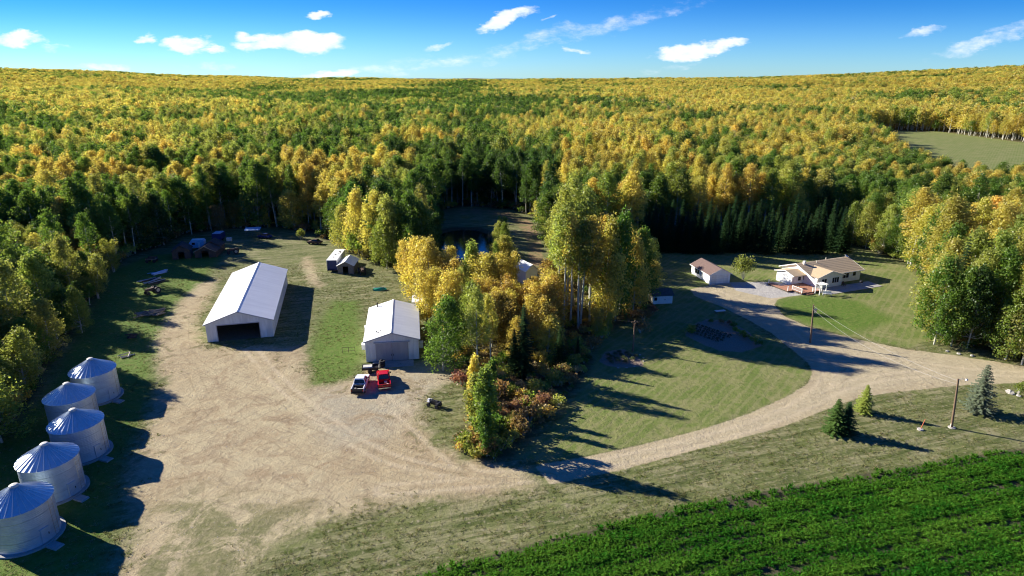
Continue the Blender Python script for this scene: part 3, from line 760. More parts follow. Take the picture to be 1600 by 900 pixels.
# ------------------------------------------------------------------ where the trees stand
# hand placed: u, v of the foot, row of the top, form family, colour, width factor
T = []
def H_(u, v, vt, fam, c, wf=1.0, label=None):
    p = G(u, v); T.append(dict(x=p.x, y=p.y, H=max(1.0, top_h(u, v, vt)), fam=fam, c=c, wf=wf, label=label, hand=True))
for a in [
    # left side, beside and behind the bins
    (22, 480, 335, 'full', LIM, 1.15, 'broad light green tree at the left edge with a rounded bright crown'),
    (78, 505, 400, 'full', LIM, 1.1), (28, 560, 415, 'full', YGR, 1.1), (80, 560, 470, 'full', YGR, 1.1), (118, 470, 372, 'full', YGR, 1.0),
    (-30, 640, 500, 'full', LIM, 1.2), (40, 610, 520, 'full', YGR, 1.2), (5, 690, 560, 'full', LIM, 1.2), (62, 575, 500, 'full', GRN, 1.2), (128, 520, 450, 'full', LIM, 1.0),
    (-70, 560, 400, 'full', GRN, 1.3), (-80, 700, 560, 'full', YGR, 1.2), (155, 465, 400, 'clump', YGR, 1), (100, 440, 330, 'tall', GRN, 1.1),
    (150, 430, 335, 'tall', GRN, 1.1), (185, 410, 318, 'tall', GRN, 1.1), (212, 396, 312, 'high', GRN, 1.2), (252, 380, 305, 'high', DGR, 1.2), (270, 372, 300, 'high', GRN, 1.2),
    (236, 386, 345, 'clump', ORA, 1), (180, 425, 375, 'clump', YGR, .9), (120, 420, 365, 'clump', ORA, 1),
    (300, 366, 300, 'high', GRN, 1.1), (330, 360, 305, 'tall', GRN, 1), (365, 356, 318, 'clump', ORA, 1.1), (385, 354, 300, 'tall', YEL, .9), (400, 352, 280, 'high', GRN, 1.1),
    (432, 350, 278, 'tall', DGR, 1.1), (460, 354, 262, 'tall', GRN, 1), (495, 362, 345, 'clump', YEL, .8), (470, 374, 356, 'willow', YGR, .8), (512, 368, 345, 'clump', YEL, .8),
    (346, 362, 322, 'clump', RUS, 1), (446, 356, 322, 'clump', ORA, 1), (418, 356, 326, 'clump', YEL, .8),
    # cluster left of the pond
    (538, 392, 322, 'full', YGR, 1.1), (560, 400, 300, 'full', YEL, 1.0), (590, 408, 303, 'full', YEL, 1.15), (618, 416, 312, 'full', YGR, 1.15), (650, 420, 306, 'full', GRN, 1.1),
    (604, 420, 345, 'full', LIM, 1.1), (570, 402, 352, 'willow', LIM, 1.3, 'pale green willow beside the small white roofed shed'), (640, 426, 352, 'full', GRN, 1.05), (664, 420, 318, 'full', GRN, 1.0),
    (628, 398, 300, 'tall', GRN, 1.1), (528, 380, 318, 'tall', GRN, 1), (676, 410, 338, 'full', DGR, 1.0),
    # yellow trees in front of the pond
    (650, 466, 376, 'clump', YEL, 1.15), (668, 474, 380, 'full', YEL, .9), (640, 446, 380, 'clump', YEL, 1), (690, 470, 392, 'clump', YEL, 1.1), (712, 478, 402, 'clump', YEL, 1.1), (738, 482, 383, 'narrow', YGR, 1.3),
    (746, 490, 402, 'clump', YEL, 1.1), (770, 486, 408, 'clump', YEL, 1.1), (795, 480, 400, 'clump', YEL, 1), (776, 440, 382, 'full', LIM, .7),
    (670, 510, 425, 'clump', YEL, 1), (702, 520, 430, 'clump', YEL, 1), (725, 505, 425, 'full', YGR, .85), (755, 520, 440, 'clump', ORA, 1.1), (795, 518, 438, 'clump', ORA, 1.1),
    (850, 508, 426, 'clump', YEL, 1.1), (862, 520, 440, 'clump', ORA, 1.1), (785, 530, 455, 'clump', YEL, 1.1), (690, 470, 420, 'full', GRN, .8), (764, 385, 362, 'thin', TAN, .8, 'small bare grey tree at the right edge of the pond'),
    (777, 398, 348, 'full', YGR, .8), (792, 404, 350, 'full', LIM, .8), (784, 376, 340, 'clump', LIM, .9), (688, 352, 322, 'full', DGR, .9), (680, 376, 330, 'full', GRN, .9),
    (842, 350, 316, 'clump', YEL, .9), (852, 372, 318, 'full', YGR, .8), (866, 395, 322, 'full', YGR, .9),
    # green ones by the shop
    (693, 578, 468, 'full', GRN, 1.05, 'broad dark green tree standing right of the white shop'), (716, 560, 470, 'full', DGR, .9), (748, 585, 452, 'tall', YGR, 1.0, 'tall yellow green tree with a bare trunk between shop and spruces'),
    (735, 545, 445, 'full', LIM, .9), (766, 575, 465, 'tall', YEL, .9),
    # the stand of tall pale trunks
    (872, 506, 340, 'high', YGR, 1.0), (882, 510, 330, 'high', YGR, 1.1, 'tall white trunked aspen, leftmost of the close pair in the central stand'), (890, 508, 338, 'high', YEL, 1.0), (903, 512, 352, 'high', LIM, 1.1), (908, 510, 345, 'high', YGR, 1.1),
    (922, 505, 342, 'tall', YEL, 1.1), (940, 506, 352, 'full', YEL, .9), (960, 500, 340, 'full', GRN, .9), (990, 490, 372, 'full', YEL, .85), (1000, 478, 362, 'full', GRN, .9),
    (948, 508, 400, 'clump', YEL, .9), (876, 470, 300, 'tall', YGR, 1.0), 
    (905, 470, 300, 'tall', YGR, 1.1), (890, 440, 275, 'tall', YGR, 1.1), (1012, 455, 380, 'clump', YGR, .9),
    (815, 510, 444, 'clump', YEL, 1.15), (832, 522, 448, 'clump', ORA, 1.2), (850, 528, 445, 'clump', YEL, 1.1), (802, 548, 470, 'clump', ORA, 1.1), (838, 548, 468, 'clump', YEL, 1.1), (868, 548, 500, 'clump', ORA, .9), (930, 528, 486, 'clump', YEL, .9),
    (852, 535, 478, 'clump', ORA, 1.0), (950, 524, 490, 'clump', YGR, .8), 
    # nose of the grove
    (757, 700, 582, 'narrow', LIM, 1.25, 'narrow green and yellow tree at the tip of the grove by the driveway'), (744, 676, 590, 'narrow', YGR, 1.15, 'slim yellow tree at the left side of the grove tip'), (760, 712, 628, 'narrow', GRN, 1.0),
    (768, 640, 566, 'narrow', GRN, .9), (742, 648, 560, 'narrow', YEL, .9),
    # right side
    (1458, 538, 412, 'full', GRN, .95, 'green white-trunked tree nearest the drive, leftmost of three'), (1484, 540, 420, 'full', GRN, .95), (1510, 545, 420, 'full', DGR, .95), (1500, 500, 362, 'full', YGR, 1.0), (1470, 478, 352, 'full', GRN, 1.0),
    (1530, 510, 368, 'full', LIM, .95), (1545, 540, 400, 'full', GRN, 1.0), (1570, 562, 448, 'full', LIM, .95, 'bright green tree overhanging the driveway at the right edge'), (1598, 570, 430, 'full', YGR, 1.0), (1630, 575, 400, 'full', GRN, 1.1),
    (1445, 440, 328, 'full', GRN, 1.0), (1420, 412, 322, 'full', LIM, 1.0), (1398, 402, 330, 'full', GRN, .9), (1376, 396, 322, 'full', YGR, .9), (1560, 500, 345, 'tall', YGR, 1.1), (1590, 515, 345, 'tall', YGR, 1.1), (1352, 388, 318, 'full', YGR, .95),
    (1480, 445, 318, 'tall', YGR, 1.1), (1515, 450, 315, 'tall', YEL, 1.1), (1330, 384, 320, 'full', LIM, .9), (1362, 392, 368, 'clump', ORA, .7), (1540, 470, 322, 'tall', YEL, 1.1), (1575, 470, 318, 'tall', YEL, 1.1),
    (1608, 540, 372, 'tall', YEL, 1.1), (1640, 530, 350, 'tall', YGR, 1.1),
    (1161, 437, 394, 'willow', YGR, .78, 'round yellow shrub like tree beside the brown roofed garage'),
    (1349, 644, 600, 'young', LIM, .95, 'small yellow green pine at the edge of the gravel drive'), (1590, 617, 594, 'shrub', LIM, .8, 'small yellow green bush between pale rocks at the right edge'),
    (1303, 676, 622, 'young', (.085, .15, .035), 1.0, 'bushy green spruce by the drive, left one of the touching pair'), (1320, 677, 627, 'young', (.05, .095, .03), 1.0, 'bushy dark green spruce, right one of the touching pair by the drive'),
    (1527, 643, 568, 'young', SPRB, .85, 'blue green spruce standing alone right of the power pole'),
    (818, 588, 474, 'spruce', (.035, .07, .022), .95, 'tall dark spruce in the middle of the grove'), (804, 586, 512, 'spruce', (.035, .07, .022), 1.0), (874, 575, 510, 'spruce', (.035, .07, .022), .95, 'smaller dark spruce right of the tall one in the grove'), (796, 450, 425, 'young', SPR, .7),
    (902, 564, 524, 'spruce', (.04, .075, .022), .8)]:
    H_(*a)
# dark spruce row behind the garage and the house, two deep
for r_, (v0, n) in enumerate(((394, 27), (378, 24))):
    for i in range(n):
        u = 1008 + (1322 - 1008) * (i + RNG.uniform(-.25, .25)) / (n - 1)
        k = math.sin(PI * (u - 1000) / 340) ** .5 if 1000 < u < 1340 else 0
        H_(u, v0 + RNG.uniform(-3, 3), v0 - (62 + 12 * k + RNG.uniform(-15, 9)) + (4 if r_ else 0), 'spruce', SPR, .98)
        T[-1]['row'] = True

NZ = np.random.default_rng(5).normal(size=(64, 64))
def lownoise(px, py, sc):
    """smooth noise in -1..1"""
    gx, gy_ = px / sc + 1000, py / sc + 1000
    ix, iy = np.floor(gx).astype(int), np.floor(gy_).astype(int); fx, fy = gx - ix, gy_ - iy
    fx = fx * fx * (3 - 2 * fx); fy = fy * fy * (3 - 2 * fy)
    g = lambda a, b: NZ[a % 64, b % 64]
    return (g(ix, iy) * (1 - fx) * (1 - fy) + g(ix + 1, iy) * fx * (1 - fy) + g(ix, iy + 1) * (1 - fx) * fy + g(ix + 1, iy + 1) * fx * fy) * .7

pts = []
for (r0, r1, s) in ((0, 250, 3.9), (250, 520, 4.6), (520, 900, 5.6), (900, 1400, 7.0), (1400, 2000, 8.8), (2000, 2700, 11.5)):
    gx, gy2 = np.meshgrid(np.arange(-r1, r1, s), np.arange(30, r1, s))
    gx = gx.ravel() + RNG.uniform(-.46, .46, gx.size) * s; gy2 = gy2.ravel() + RNG.uniform(-.46, .46, gy2.size) * s
    rr = np.hypot(gx, gy2)
    m = (rr >= r0) & (rr < r1) & (np.abs(gx) < .8 * 1.06 * (gy2 * CP + 14) + np.where(gx < 0, 45, 38))
    pts.append(np.stack([gx[m], gy2[m], np.full(m.sum(), s)], 1))
pts = np.concatenate(pts)
px, py, ps = pts.T
ok = ~(inside(P_CLEAR, px, py) | inside(P_POND_CLEAR, px, py) | inside(P_FIELD, px, py) | inside(P_SHRUB, px, py))
ok &= sdist(P_TRACK, px, py) < -.5
ok &= py > 58
row = PG((1000, 400), (1335, 400), (1335, 362), (1000, 362)); ok &= ~inside(row, px, py)
grv = PG((628, 424), (690, 420), (812, 424), (850, 445), (905, 520), (905, 572), (700, 580), (655, 520))
pcore = PG((672, 385), (768, 385), (772, 458), (676, 458)); ok &= ~inside(pcore, px, py)
for pl_ in (PG((792, 436), (858, 436), (864, 492), (792, 492)), PG((860, 500), (1012, 484), (1012, 520), (935, 575), (860, 575))): ok &= ~inside(pl_, px, py)
hut = PG((806, 450), (852, 450), (852, 405), (806, 405)); ok &= ~inside(hut, px, py)
px, py, ps = px[ok], py[ok], ps[ok]
hx = np.array([t['x'] for t in T]); hy = np.array([t['y'] for t in T])
nearm = np.hypot(px, py) < 240
keep = np.ones(len(px), bool)
idx = np.where(nearm)[0]
dmin = np.min(np.hypot(px[idx][:, None] - hx[None], py[idx][:, None] - hy[None]), axis=1)
keep[idx] = dmin > 2.6
px, py, ps = px[keep], py[keep], ps[keep]
pz = hgt(px, py)
Hh = np.clip(RNG.normal(15.2, 2.7, len(px)) + 1.9 * lownoise(px, py + 50, 28), 8.5, 20.5)
BINS = np.array([[G(50, 836).x, G(50, 836).y], [G(91, 762).x, G(91, 762).y], [G(128, 703).x, G(128, 703).y], [G(120, 655).x, G(120, 655).y], [G(158, 618).x, G(158, 618).y]])
db = np.min(np.hypot(px[:, None] - BINS[:, 0], py[:, None] - BINS[:, 1]), axis=1)
Hh = np.where((px < -40) & (py < 130), np.minimum(Hh, 3.2 + .40 * db), Hh)
de_ = -sdist(P_CLEAR, px, py)
Hh = np.where((px < -45) & (py < 160), np.minimum(Hh, 4.5 + .8 * de_), Hh)
low = inside(PG((835, 396), (1012, 384), (1014, 470), (860, 445)), px, py)
Hh = np.where(low, np.minimum(Hh, 8.0), Hh)
Hh = np.where((px > 100) & (py > 190) & (py < 330), np.minimum(Hh, 15.5), Hh)
q_ = CAM_H - (pz + Hh); dep = py * CP + q_ * SP
pu = 800 + FPX * px / dep; pv = 450 + FPX * (q_ * CP - py * SP) / dep
# colour zones, read from the photograph: (u, v, ru, rv, weights yellow, yellowgreen, green, dark, orange, tan)
ZN = [(250, 258, 290, 34, (5, 3.2, .8, 0, .2, .3), 3.0), (130, 225, 220, 12, (3.5, 3.5, 1.0, 0, .3, .3), 1.4), (520, 215, 170, 26, (1.5, 4, 3, .6, .2, .4), 1.6), (300, 315, 330, 24, (.3, 1.2, 5, 3, .1, 0), 3.2), (60, 330, 130, 60, (.4, 1.5, 5, 2, .1, 0), 3),
      (60, 205, 110, 28, (.6, 1.5, 4, 2, .1, .1), 1.5), (640, 235, 150, 55, (.8, 2, 3.5, 3, .3, .2), 2.2), (560, 165, 200, 25, (1, 3, 3, 1.5, .3, .4), 1.5), (720, 150, 180, 20, (1.2, 2, 3, 2, .3, .3), 1.5),
      (930, 225, 90, 50, (5, 3, 1, .4, 1.0, .3), 2.4), (800, 265, 60, 60, (.6, 2, 3, 4, 1, .4), 2), (1040, 170, 110, 26, (.6, 1.6, 3, 2.6, .6, 1.0), 2.2), (1090, 205, 80, 22, (1, 1.5, 2.5, 2.5, 1, .6), 1.6),
      (1300, 150, 330, 34, (6, 3, .7, .2, .8, .4), 3.2), (1500, 175, 200, 25, (7, 1.4, 1.2, .4, 1.5, .5), 2.0), (1450, 192, 180, 12, (2, 1.5, 3, 1.0, 2.2, .6), 2.5), (800, 118, 1200, 9, (6, 2, 1.0, .5, .6, .2), 2.2),
      (1180, 270, 220, 60, (2.4, 4, 2, .6, .6, .5), 2.5), (1000, 300, 130, 60, (2.4, 4, 1.6, .5, .5, .4), 2.2), (1480, 330, 200, 80, (4.5, 3, 2, .4, 1.2, .5), 2.6), (1400, 260, 150, 30, (2.5, 3.5, 2.5, .4, .8, .6), 2.0),
      (380, 170, 250, 22, (3, 3.5, 1.2, .4, .4, .3), 1.2), (120, 140, 250, 20, (5, 2.5, .7, .3, .4, .2), 2), (60, 480, 160, 120, (1.6, 4, 3, .5, .3, .1), 3)]
Wt = np.tile(np.array([1.5, 4.0, 2.9, .8, .3, .7]), (len(px), 1))
for (cu, cvv, ru, rv, ww, st) in ZN:
    g = st * 9.0 * np.exp(-(((pu - cu) / ru) ** 2 + ((pv - cvv) / rv) ** 2) * 1.1)
    Wt += g[:, None] * np.array(ww)
ln = lownoise(px, py, 22) + .7 * lownoise(px + 300, py, 60)
lf = lownoise(px, py + 700, 130)
k = np.where(np.hypot(px, py) > 700, lf, ln)
Wt[:, 0] *= np.exp(1.2 * k); Wt[:, 2] *= np.exp(-1.3 * k); Wt[:, 3] *= np.exp(-1.6 * k); Wt[:, 4] *= np.exp(1.2 * lownoise(px + 80, py, 40)) * .22
Wt = Wt ** 2.1
Wt /= Wt.sum(1)[:, None]
ci = (np.cumsum(Wt, 1) < RNG.uniform(0, 1, (len(px), 1))).sum(1).clip(0, 5)
PAL = [YEL, YGR, GRN, DGR, ORA, TAN]
ing = inside(grv, px, py) & ~low
Hh = np.where(ing, np.clip(RNG.normal(8.0, 1.1, len(px)), 5.5, 10), Hh)
ci = np.where(ing, np.where(RNG.uniform(0, 1, len(px)) < .62, 0, np.where(RNG.uniform(0, 1, len(px)) < .6, 1, 4)), ci)
NATIVE = len(T)
fr = RNG.uniform(0, 1, len(px))
dedge = -sdist(P_CLEAR, px, py)
for i in range(len(px)):
    c = PAL[ci[i]]
    if c == YGR and fr[i] < .3: c = LIM
    fam = 'tall' if fr[i] < .62 else 'high' if fr[i] < .88 else 'full'
    if dedge[i] < 4 and fr[i] > .5: fam = 'full'
    if ing[i]: fam = 'clump' if fr[i] < .6 else 'full'
    if c == TAN: fam = 'thin'
    if c == GRN and fr[i] > .97: fam, c = 'spruce', SPR
    T.append(dict(x=px[i], y=py[i], H=Hh[i] * (1 + .1 * (ps[i] > 9)), fam=fam, c=c, wf=max(1.0, ps[i] / 4.9) * RNG.uniform(.78, 1.25) * (1.25 if fam != 'spruce' else .7), label=None, hand=False))
fams = {}
for k in FORMS: fams.setdefault(k.rsplit('_', 1)[0], []).append(k)

# size each tree shows in the picture; the 300 largest broad-leaved trees stand as things of their own
vis = []
for i, t in enumerate(T):
    t['z'] = float(hgt(t['x'], t['y']))
    if math.hypot(t['x'], t['y']) > 700: t['s'] = 0; continue
    u0, v0 = proj(t['x'], t['y'], t['z']); u1, v1 = proj(t['x'], t['y'], t['z'] + t['H'])
    inb = -15 < u1 < 1615 and v1 < 905
    t['s'] = (v0 - v1) if inb else 0
    t['uv'] = (u0, v0)
bl = sorted([t for t in T if t['fam'] not in ('spruce', 'young', 'shrub', 'willow') and t['s'] > 0], key=lambda t: (-t['s'] - (1000 if t['hand'] else 0)))
SOLO = set(id(t) for t in bl[:285])
SOLO |= set(id(t) for t in T if t['fam'] in ('spruce', 'young', 'shrub', 'willow') and t['hand'])

LAND = [(20, 480, 'at the left picture edge above the bins'), (20, 640, 'close behind the nearest grain bins at the left edge'), (95, 560, 'just behind the farthest grain bin'), (110, 470, 'in the left woods beside the shaded grass'),
        (190, 405, 'at the upper left corner of the clearing'), (60, 400, 'deep in the left woods above the bins'), (268, 372, 'directly behind the dark old sheds'), (325, 358, 'behind the blue truck box'), (390, 352, 'behind the blue roofed lean-to'),
        (440, 350, 'straight behind the long white shed'), (492, 365, 'behind the dark rusty car'), (540, 395, 'directly behind the white box trailer'), (580, 405, 'behind the small plank shed'), (625, 415, 'at the right end of the sheds clump'),
        (668, 415, 'on the left bank of the pond'), (645, 460, 'right behind the workshop roof'), (700, 475, 'between the pond and the workshop'), (760, 470, 'in front of the right half of the pond'), (730, 560, 'beside the right wall of the workshop'),
        (800, 500, 'left of the tall spruce in the central grove'), (835, 540, 'just behind the tall grove spruce'), (820, 430, 'round the white roofed hut'), (880, 510, 'in the stand of tall pale trunks'), (930, 505, 'right of the stand of pale trunks'),
        (985, 495, 'at the grove end by the lawn pole'), (1000, 450, 'left of the dark roofed shed'), (755, 690, 'at the grove tip by the drive'), (890, 400, 'behind the middle of the grove'), (760, 320, 'on the far bank of the pond'),
        (850, 340, 'right of the pond path'), (1100, 350, 'behind the left half of the spruce row'), (1250, 350, 'behind the right half of the spruce row'), (1345, 385, 'beside the right end of the spruce row'), (1400, 400, 'behind the right corner of the lawn'),
        (1445, 440, 'where the lawn meets the right woods'), (1485, 538, 'over the boulders beside the drive'), (1500, 480, 'behind the green trees beside the drive'), (1560, 550, 'overhanging the drive near the right edge'), (1580, 480, 'at the right edge above the drive'), (1500, 400, 'deep in the right woods'),
        (620, 330, 'in the forest left of the pond'), (480, 320, 'in the forest behind the sheds'), (960, 340, 'in the forest between pond path and spruces')]
def tree_where(t):
    u, v = t['uv']
    return min(LAND, key=lambda q: (q[0] - u) ** 2 + ((q[1] - v) * 1.6) ** 2)[2]
SPW = [(1040, 'at the left end of the dark row, nearest the grove'), (1095, 'in the dark row left of the garage roof'), (1145, 'in the dark row straight behind the garage'), (1195, 'in the dark row behind the yellow bush'), (1245, 'in the dark row behind the porch side of the house'), (1290, 'in the dark row behind the house ridge'), (2000, 'at the right end of the dark row')]
PROTO = {}
def tree_object(t):
    keys = fams[t['fam']]; key = keys[RNG.integers(len(keys))]
    F = FORMS[key]; s = t['H'] / F['H']
    wf = t['wf'] * (s if s < 1 or t['fam'] in ('young', 'shrub', 'willow') else s ** .5)
    sp = F['spr']; cn = CN.get(t['c'], 'dark')
    if t['fam'] in ('shrub', 'willow'): nm, cat = 'shrub', 'shrub'
    elif sp: nm, cat = 'spruce_tree', 'spruce tree'
    else: nm, cat = ('bare_tree', 'bare tree') if t['c'] == TAN else ('aspen_tree', 'aspen tree')
    if t['label']: lab, grp = t['label'], None
    elif t.get('row'): lab = '%s spruce %s' % ('front' if t['uv'][1] > 386 else 'rear', next(q[1] for q in SPW if t['uv'][0] < q[0])); grp = lab + 's'
    elif sp: lab, grp = 'dark spruce %s' % tree_where(t), 'spruces %s' % tree_where(t)
    elif t['fam'] in ('willow',): lab, grp = 'small %s willow bush at the forest edge behind the sheds' % cn, None
    else: lab, grp = '%s %s aspen tree %s' % ('tall' if t['H'] > 15 else 'mid sized' if t['H'] > 10 else 'low', cn, tree_where(t)), '%s %s aspens %s' % ('tall' if t['H'] > 15 else 'mid sized' if t['H'] > 10 else 'low', cn, tree_where(t))
    if t['c'] == RUS and not t['label']: lab, grp = 'rusty brown small tree behind the old dark sheds', None
    if t['c'] == TAN and not t['label']: lab, grp = 'nearly bare tan tree %s' % tree_where(t), 'bare trees %s' % tree_where(t)
    r = thing(nm, lab, cat, (t['x'], t['y'], t['z']), RNG.uniform(0, 2 * PI), grp)
    r.scale = (wf, wf, s)
    put('trunk' if cat != 'shrub' else 'stem', F['obj'][0], r)
    c = put('crown', F['obj'][1], r)
    c.color = (*jit(t['c']), 1)
    return r
for t in T:
    if id(t) in SOLO: tree_object(t)

# ------------------------------------------------------------------ scatter of what nobody could count
def scatter(name, P, protos, idx, rz, sc, col, label, cat, tilt=None):
    coll = bpy.data.collections.new(name + '_forms')          # not linked to the scene: only the source of the forms
    for j, me in enumerate(protos):
        coll.objects.link(bpy.data.objects.new('%s_form_%02d' % (name, j), me))
    me = bpy.data.meshes.new(name)
    me.vertices.add(len(P)); me.vertices.foreach_set('co', np.asarray(P, np.float32).ravel())
    def A(n, typ, key, v):
        a = me.attributes.new(n, typ, 'POINT'); a.data.foreach_set(key, v)
    A('pi', 'INT', 'value', np.asarray(idx, np.int32))
    rot = np.zeros((len(P), 3), np.float32); rot[:, 2] = rz
    if tilt is not None: rot[:, :2] = tilt
    A('rz', 'FLOAT_VECTOR', 'vector', rot.ravel())
    A('sc', 'FLOAT_VECTOR', 'vector', np.asarray(sc, np.float32).ravel())
    c4 = np.ones((len(P), 4), np.float32); c4[:, :3] = col
    A('col', 'FLOAT_COLOR', 'color', c4.ravel())
    me.update()
    o = put(name, me); o['kind'] = 'stuff'; tag(o, label, cat)
    ng = bpy.data.node_groups.new(name + '_scatter', 'GeometryNodeTree')
    ng.interface.new_socket('Geometry', in_out='INPUT', socket_type='NodeSocketGeometry')
    ng.interface.new_socket('Geometry', in_out='OUTPUT', socket_type='NodeSocketGeometry')
    n = ng.nodes; l = ng.links
    gi = n.new('NodeGroupInput'); go = n.new('NodeGroupOutput')
    ci_ = n.new('GeometryNodeCollectionInfo'); ci_.inputs['Collection'].default_value = coll
    ci_.inputs['Separate Children'].default_value = True; ci_.inputs['Reset Children'].default_value = True
    iop = n.new('GeometryNodeInstanceOnPoints'); iop.inputs['Pick Instance'].default_value = True
    def NA(nm, dt):
        q = n.new('GeometryNodeInputNamedAttribute'); q.data_type = dt; q.inputs['Name'].default_value = nm; return q.outputs['Attribute']
    e2r = n.new('FunctionNodeEulerToRotation')
    l.new(NA('rz', 'FLOAT_VECTOR'), e2r.inputs[0])
    l.new(gi.outputs[0], iop.inputs['Points']); l.new(ci_.outputs[0], iop.inputs['Instance'])
    l.new(NA('pi', 'INT'), iop.inputs['Instance Index']); l.new(e2r.outputs[0], iop.inputs['Rotation'])
    l.new(NA('sc', 'FLOAT_VECTOR'), iop.inputs['Scale']); l.new(iop.outputs[0], go.inputs[0])
    md = o.modifiers.new('scatter', 'NODES'); md.node_group = ng
    return o

REST = [t for t in T if id(t) not in SOLO]
NEAR_K = ['tall_%d' % i for i in range(5)] + ['high_%d' % i for i in range(3)] + ['full_%d' % i for i in range(4)] + ['thin_0', 'thin_1', 'spruce_0', 'spruce_1']
protos = [joined_mesh(FORMS[k]['form'], k + '_w', M['spruce_bark'] if FORMS[k]['spr'] else M['aspen_bark'], M['needle_inst'] if FORMS[k]['spr'] else M['leaf_inst']) for k in NEAR_K]
PH = [FORMS[k]['H'] for k in NEAR_K]
LOD1 = []; 
for i in range(5):
    LOD1.append(len(protos)); protos.append(joined_mesh(aspen(300 + i, 17, .32, 2.5, 34, 42, .46, csize=1.15, power=.66), 'mid_%d' % i, M['aspen_bark'], M['leaf_inst'])); PH.append(17)
LOD2 = []
for i in range(4):
    LOD2.append(len(protos)); protos.append(joined_mesh(aspen(320 + i, 17, .28, 2.5, 18, 24, .80, limbs=False, csize=1.5, power=.68), 'far_%d' % i, M['aspen_bark'], M['leaf_inst'])); PH.append(17)
LODS = len(protos); protos.append(joined_mesh(spruce(340, 12, 2.3, 14, 7, 3, .8), 'mid_spruce', M['spruce_bark'], M['needle_inst'])); PH.append(12)
fi = {k: i for i, k in enumerate(NEAR_K)}
N = len(REST)
P = np.zeros((N, 3)); pid = np.zeros(N, int); S = np.ones((N, 3)); C = np.zeros((N, 3))
for i, t in enumerate(REST):
    P[i] = (t['x'], t['y'], t['z']); r = math.hypot(t['x'], t['y'])
    fam = t['fam'] if t['fam'] in ('tall', 'high', 'full', 'thin', 'spruce') else 'full'
    if r < 300 or (fam == 'thin' and r < 500):
        ks = [k for k in NEAR_K if k.startswith(fam)]; k = fi[ks[RNG.integers(len(ks))]]
    elif fam == 'spruce': k = LODS
    elif r < 650: k = LOD1[RNG.integers(5)]
    else: k = LOD2[RNG.integers(4)]
    pid[i] = k; s = t['H'] / PH[k]
    S[i] = (t['wf'] * s ** .5, t['wf'] * s ** .5, s)
    if r > 1200: S[i, 2] *= .85
    C[i] = jit(t['c'], .15)
print('trees', len(T), 'solo', len(SOLO), 'rest', N)
scatter('forest', P, protos, pid, RNG.uniform(0, 2 * PI, N), S, C, 'mixed green and yellow autumn aspen forest covering the land to the horizon', 'forest')

# ------------------------------------------------------------------ shrubs of the grove, each its own
SHR = [(748, 700, 'RUS'), (735, 706, 'YGR'), (765, 712, 'RUS'), (782, 705, 'YGR'), (800, 690, 'YGR'), (795, 668, 'LIM'), (812, 676, 'RUS'), (790, 655, 'RED'), (806, 642, 'RED'), (822, 636, 'RED'), (835, 645, 'RUS'),
       (848, 638, 'RED'), (828, 660, 'RUS'), (815, 622, 'RUS'), (840, 615, 'YGR'), (860, 622, 'RUS'), (865, 600, 'YEL'), (850, 590, 'ORA'), (880, 590, 'RUS'), (896, 572, 'YGR'), (775, 590, 'YEL'), (760, 596, 'ORA'),
       (790, 604, 'RED'), (778, 622, 'RUS'), (845, 570, 'YEL'), (730, 560, 'ORA'), (722, 602, 'RED'), (728, 585, 'RUS'), (900, 548, 'YGR'), (912, 555, 'YEL'), (1000, 520, 'RUS'), (1016, 492, 'RED'), (1005, 500, 'RUS'),
       (722, 690, 'RUS'), (728, 700, 'YGR'), (812, 655, 'RED'), (768, 668, 'GRN'), (778, 685, 'GRN'), (838, 560, 'RUS'), (880, 552, 'ORA'), (925, 545, 'RUS'), (940, 528, 'YGR')]
CM = dict(RUS=RUS, YGR=YGR, LIM=LIM, RED=RED, YEL=YEL, ORA=ORA, GRN=GRN)
WD = dict(RUS='rusty brown', YGR='yellow green', LIM='light green', RED='reddish pink', YEL='yellow', ORA='orange', GRN='dark green')
for (u, v, cc) in SHR:
    p = G(u, v); k = 'shrub_%d' % RNG.integers(4); F = FORMS[k]
    side = 'at the tip of the grove by the drive' if v > 630 else 'in the middle of the grove among the spruces' if u < 930 else 'at the right end of the grove near the lawn'
    r = thing('shrub', '%s autumn shrub %s' % (WD[cc], side), 'shrub', (p.x, p.y, 0), RNG.uniform(0, 6.28), '%s shrubs %s' % (WD[cc], side))
    s = RNG.uniform(.8, 1.35); r.scale = (s * 1.05, s * 1.05, s * RNG.uniform(.8, 1.15))
    put('stem', F['obj'][0], r); c = put('crown', F['obj'][1], r); c.color = (*jit(CM[cc]), 1)

# undergrowth at the forest edges and below the trees
def edge_points(n_try, lo, hi, poly_list, xr, yr):
    gx = RNG.uniform(xr[0], xr[1], n_try); gy_ = RNG.uniform(yr[0], yr[1], n_try)
    w = np.maximum.reduce([sdist(pl, gx, gy_) for pl in poly_list])
    m = (-w > lo) & (-w < hi)
    return gx[m], gy_[m]
ex, ey = edge_points(20000, .3, 10, [P_CLEAR, P_POND_CLEAR], (-130, 130), (55, 260))
m = ~inside(row, ex, ey); ex, ey = ex[m], ey[m]
m = RNG.uniform(0, 1, len(ex)) < np.where(inside(P_SHRUB, ex, ey), .55, .62); ex, ey = ex[m], ey[m]
gx = RNG.uniform(P_SHRUB[:, 0].min(), P_SHRUB[:, 0].max(), 500); gy_ = RNG.uniform(P_SHRUB[:, 1].min(), P_SHRUB[:, 1].max(), 500)
m = inside(P_SHRUB, gx, gy_); ex = np.concatenate([ex, gx[m]]); ey = np.concatenate([ey, gy_[m]])
ne = len(ex)
cols = np.array([jit([RUS, YGR, GRN, DGR, ORA, TAN, LIM][RNG.choice(7, p=[.24, .18, .2, .04, .14, .12, .08])], .2) for _ in range(ne)]) * 1.15
s = RNG.uniform(.3, 1.0, ne) * np.where(np.hypot(ex, ey) > 165, 1.7, 1.0)
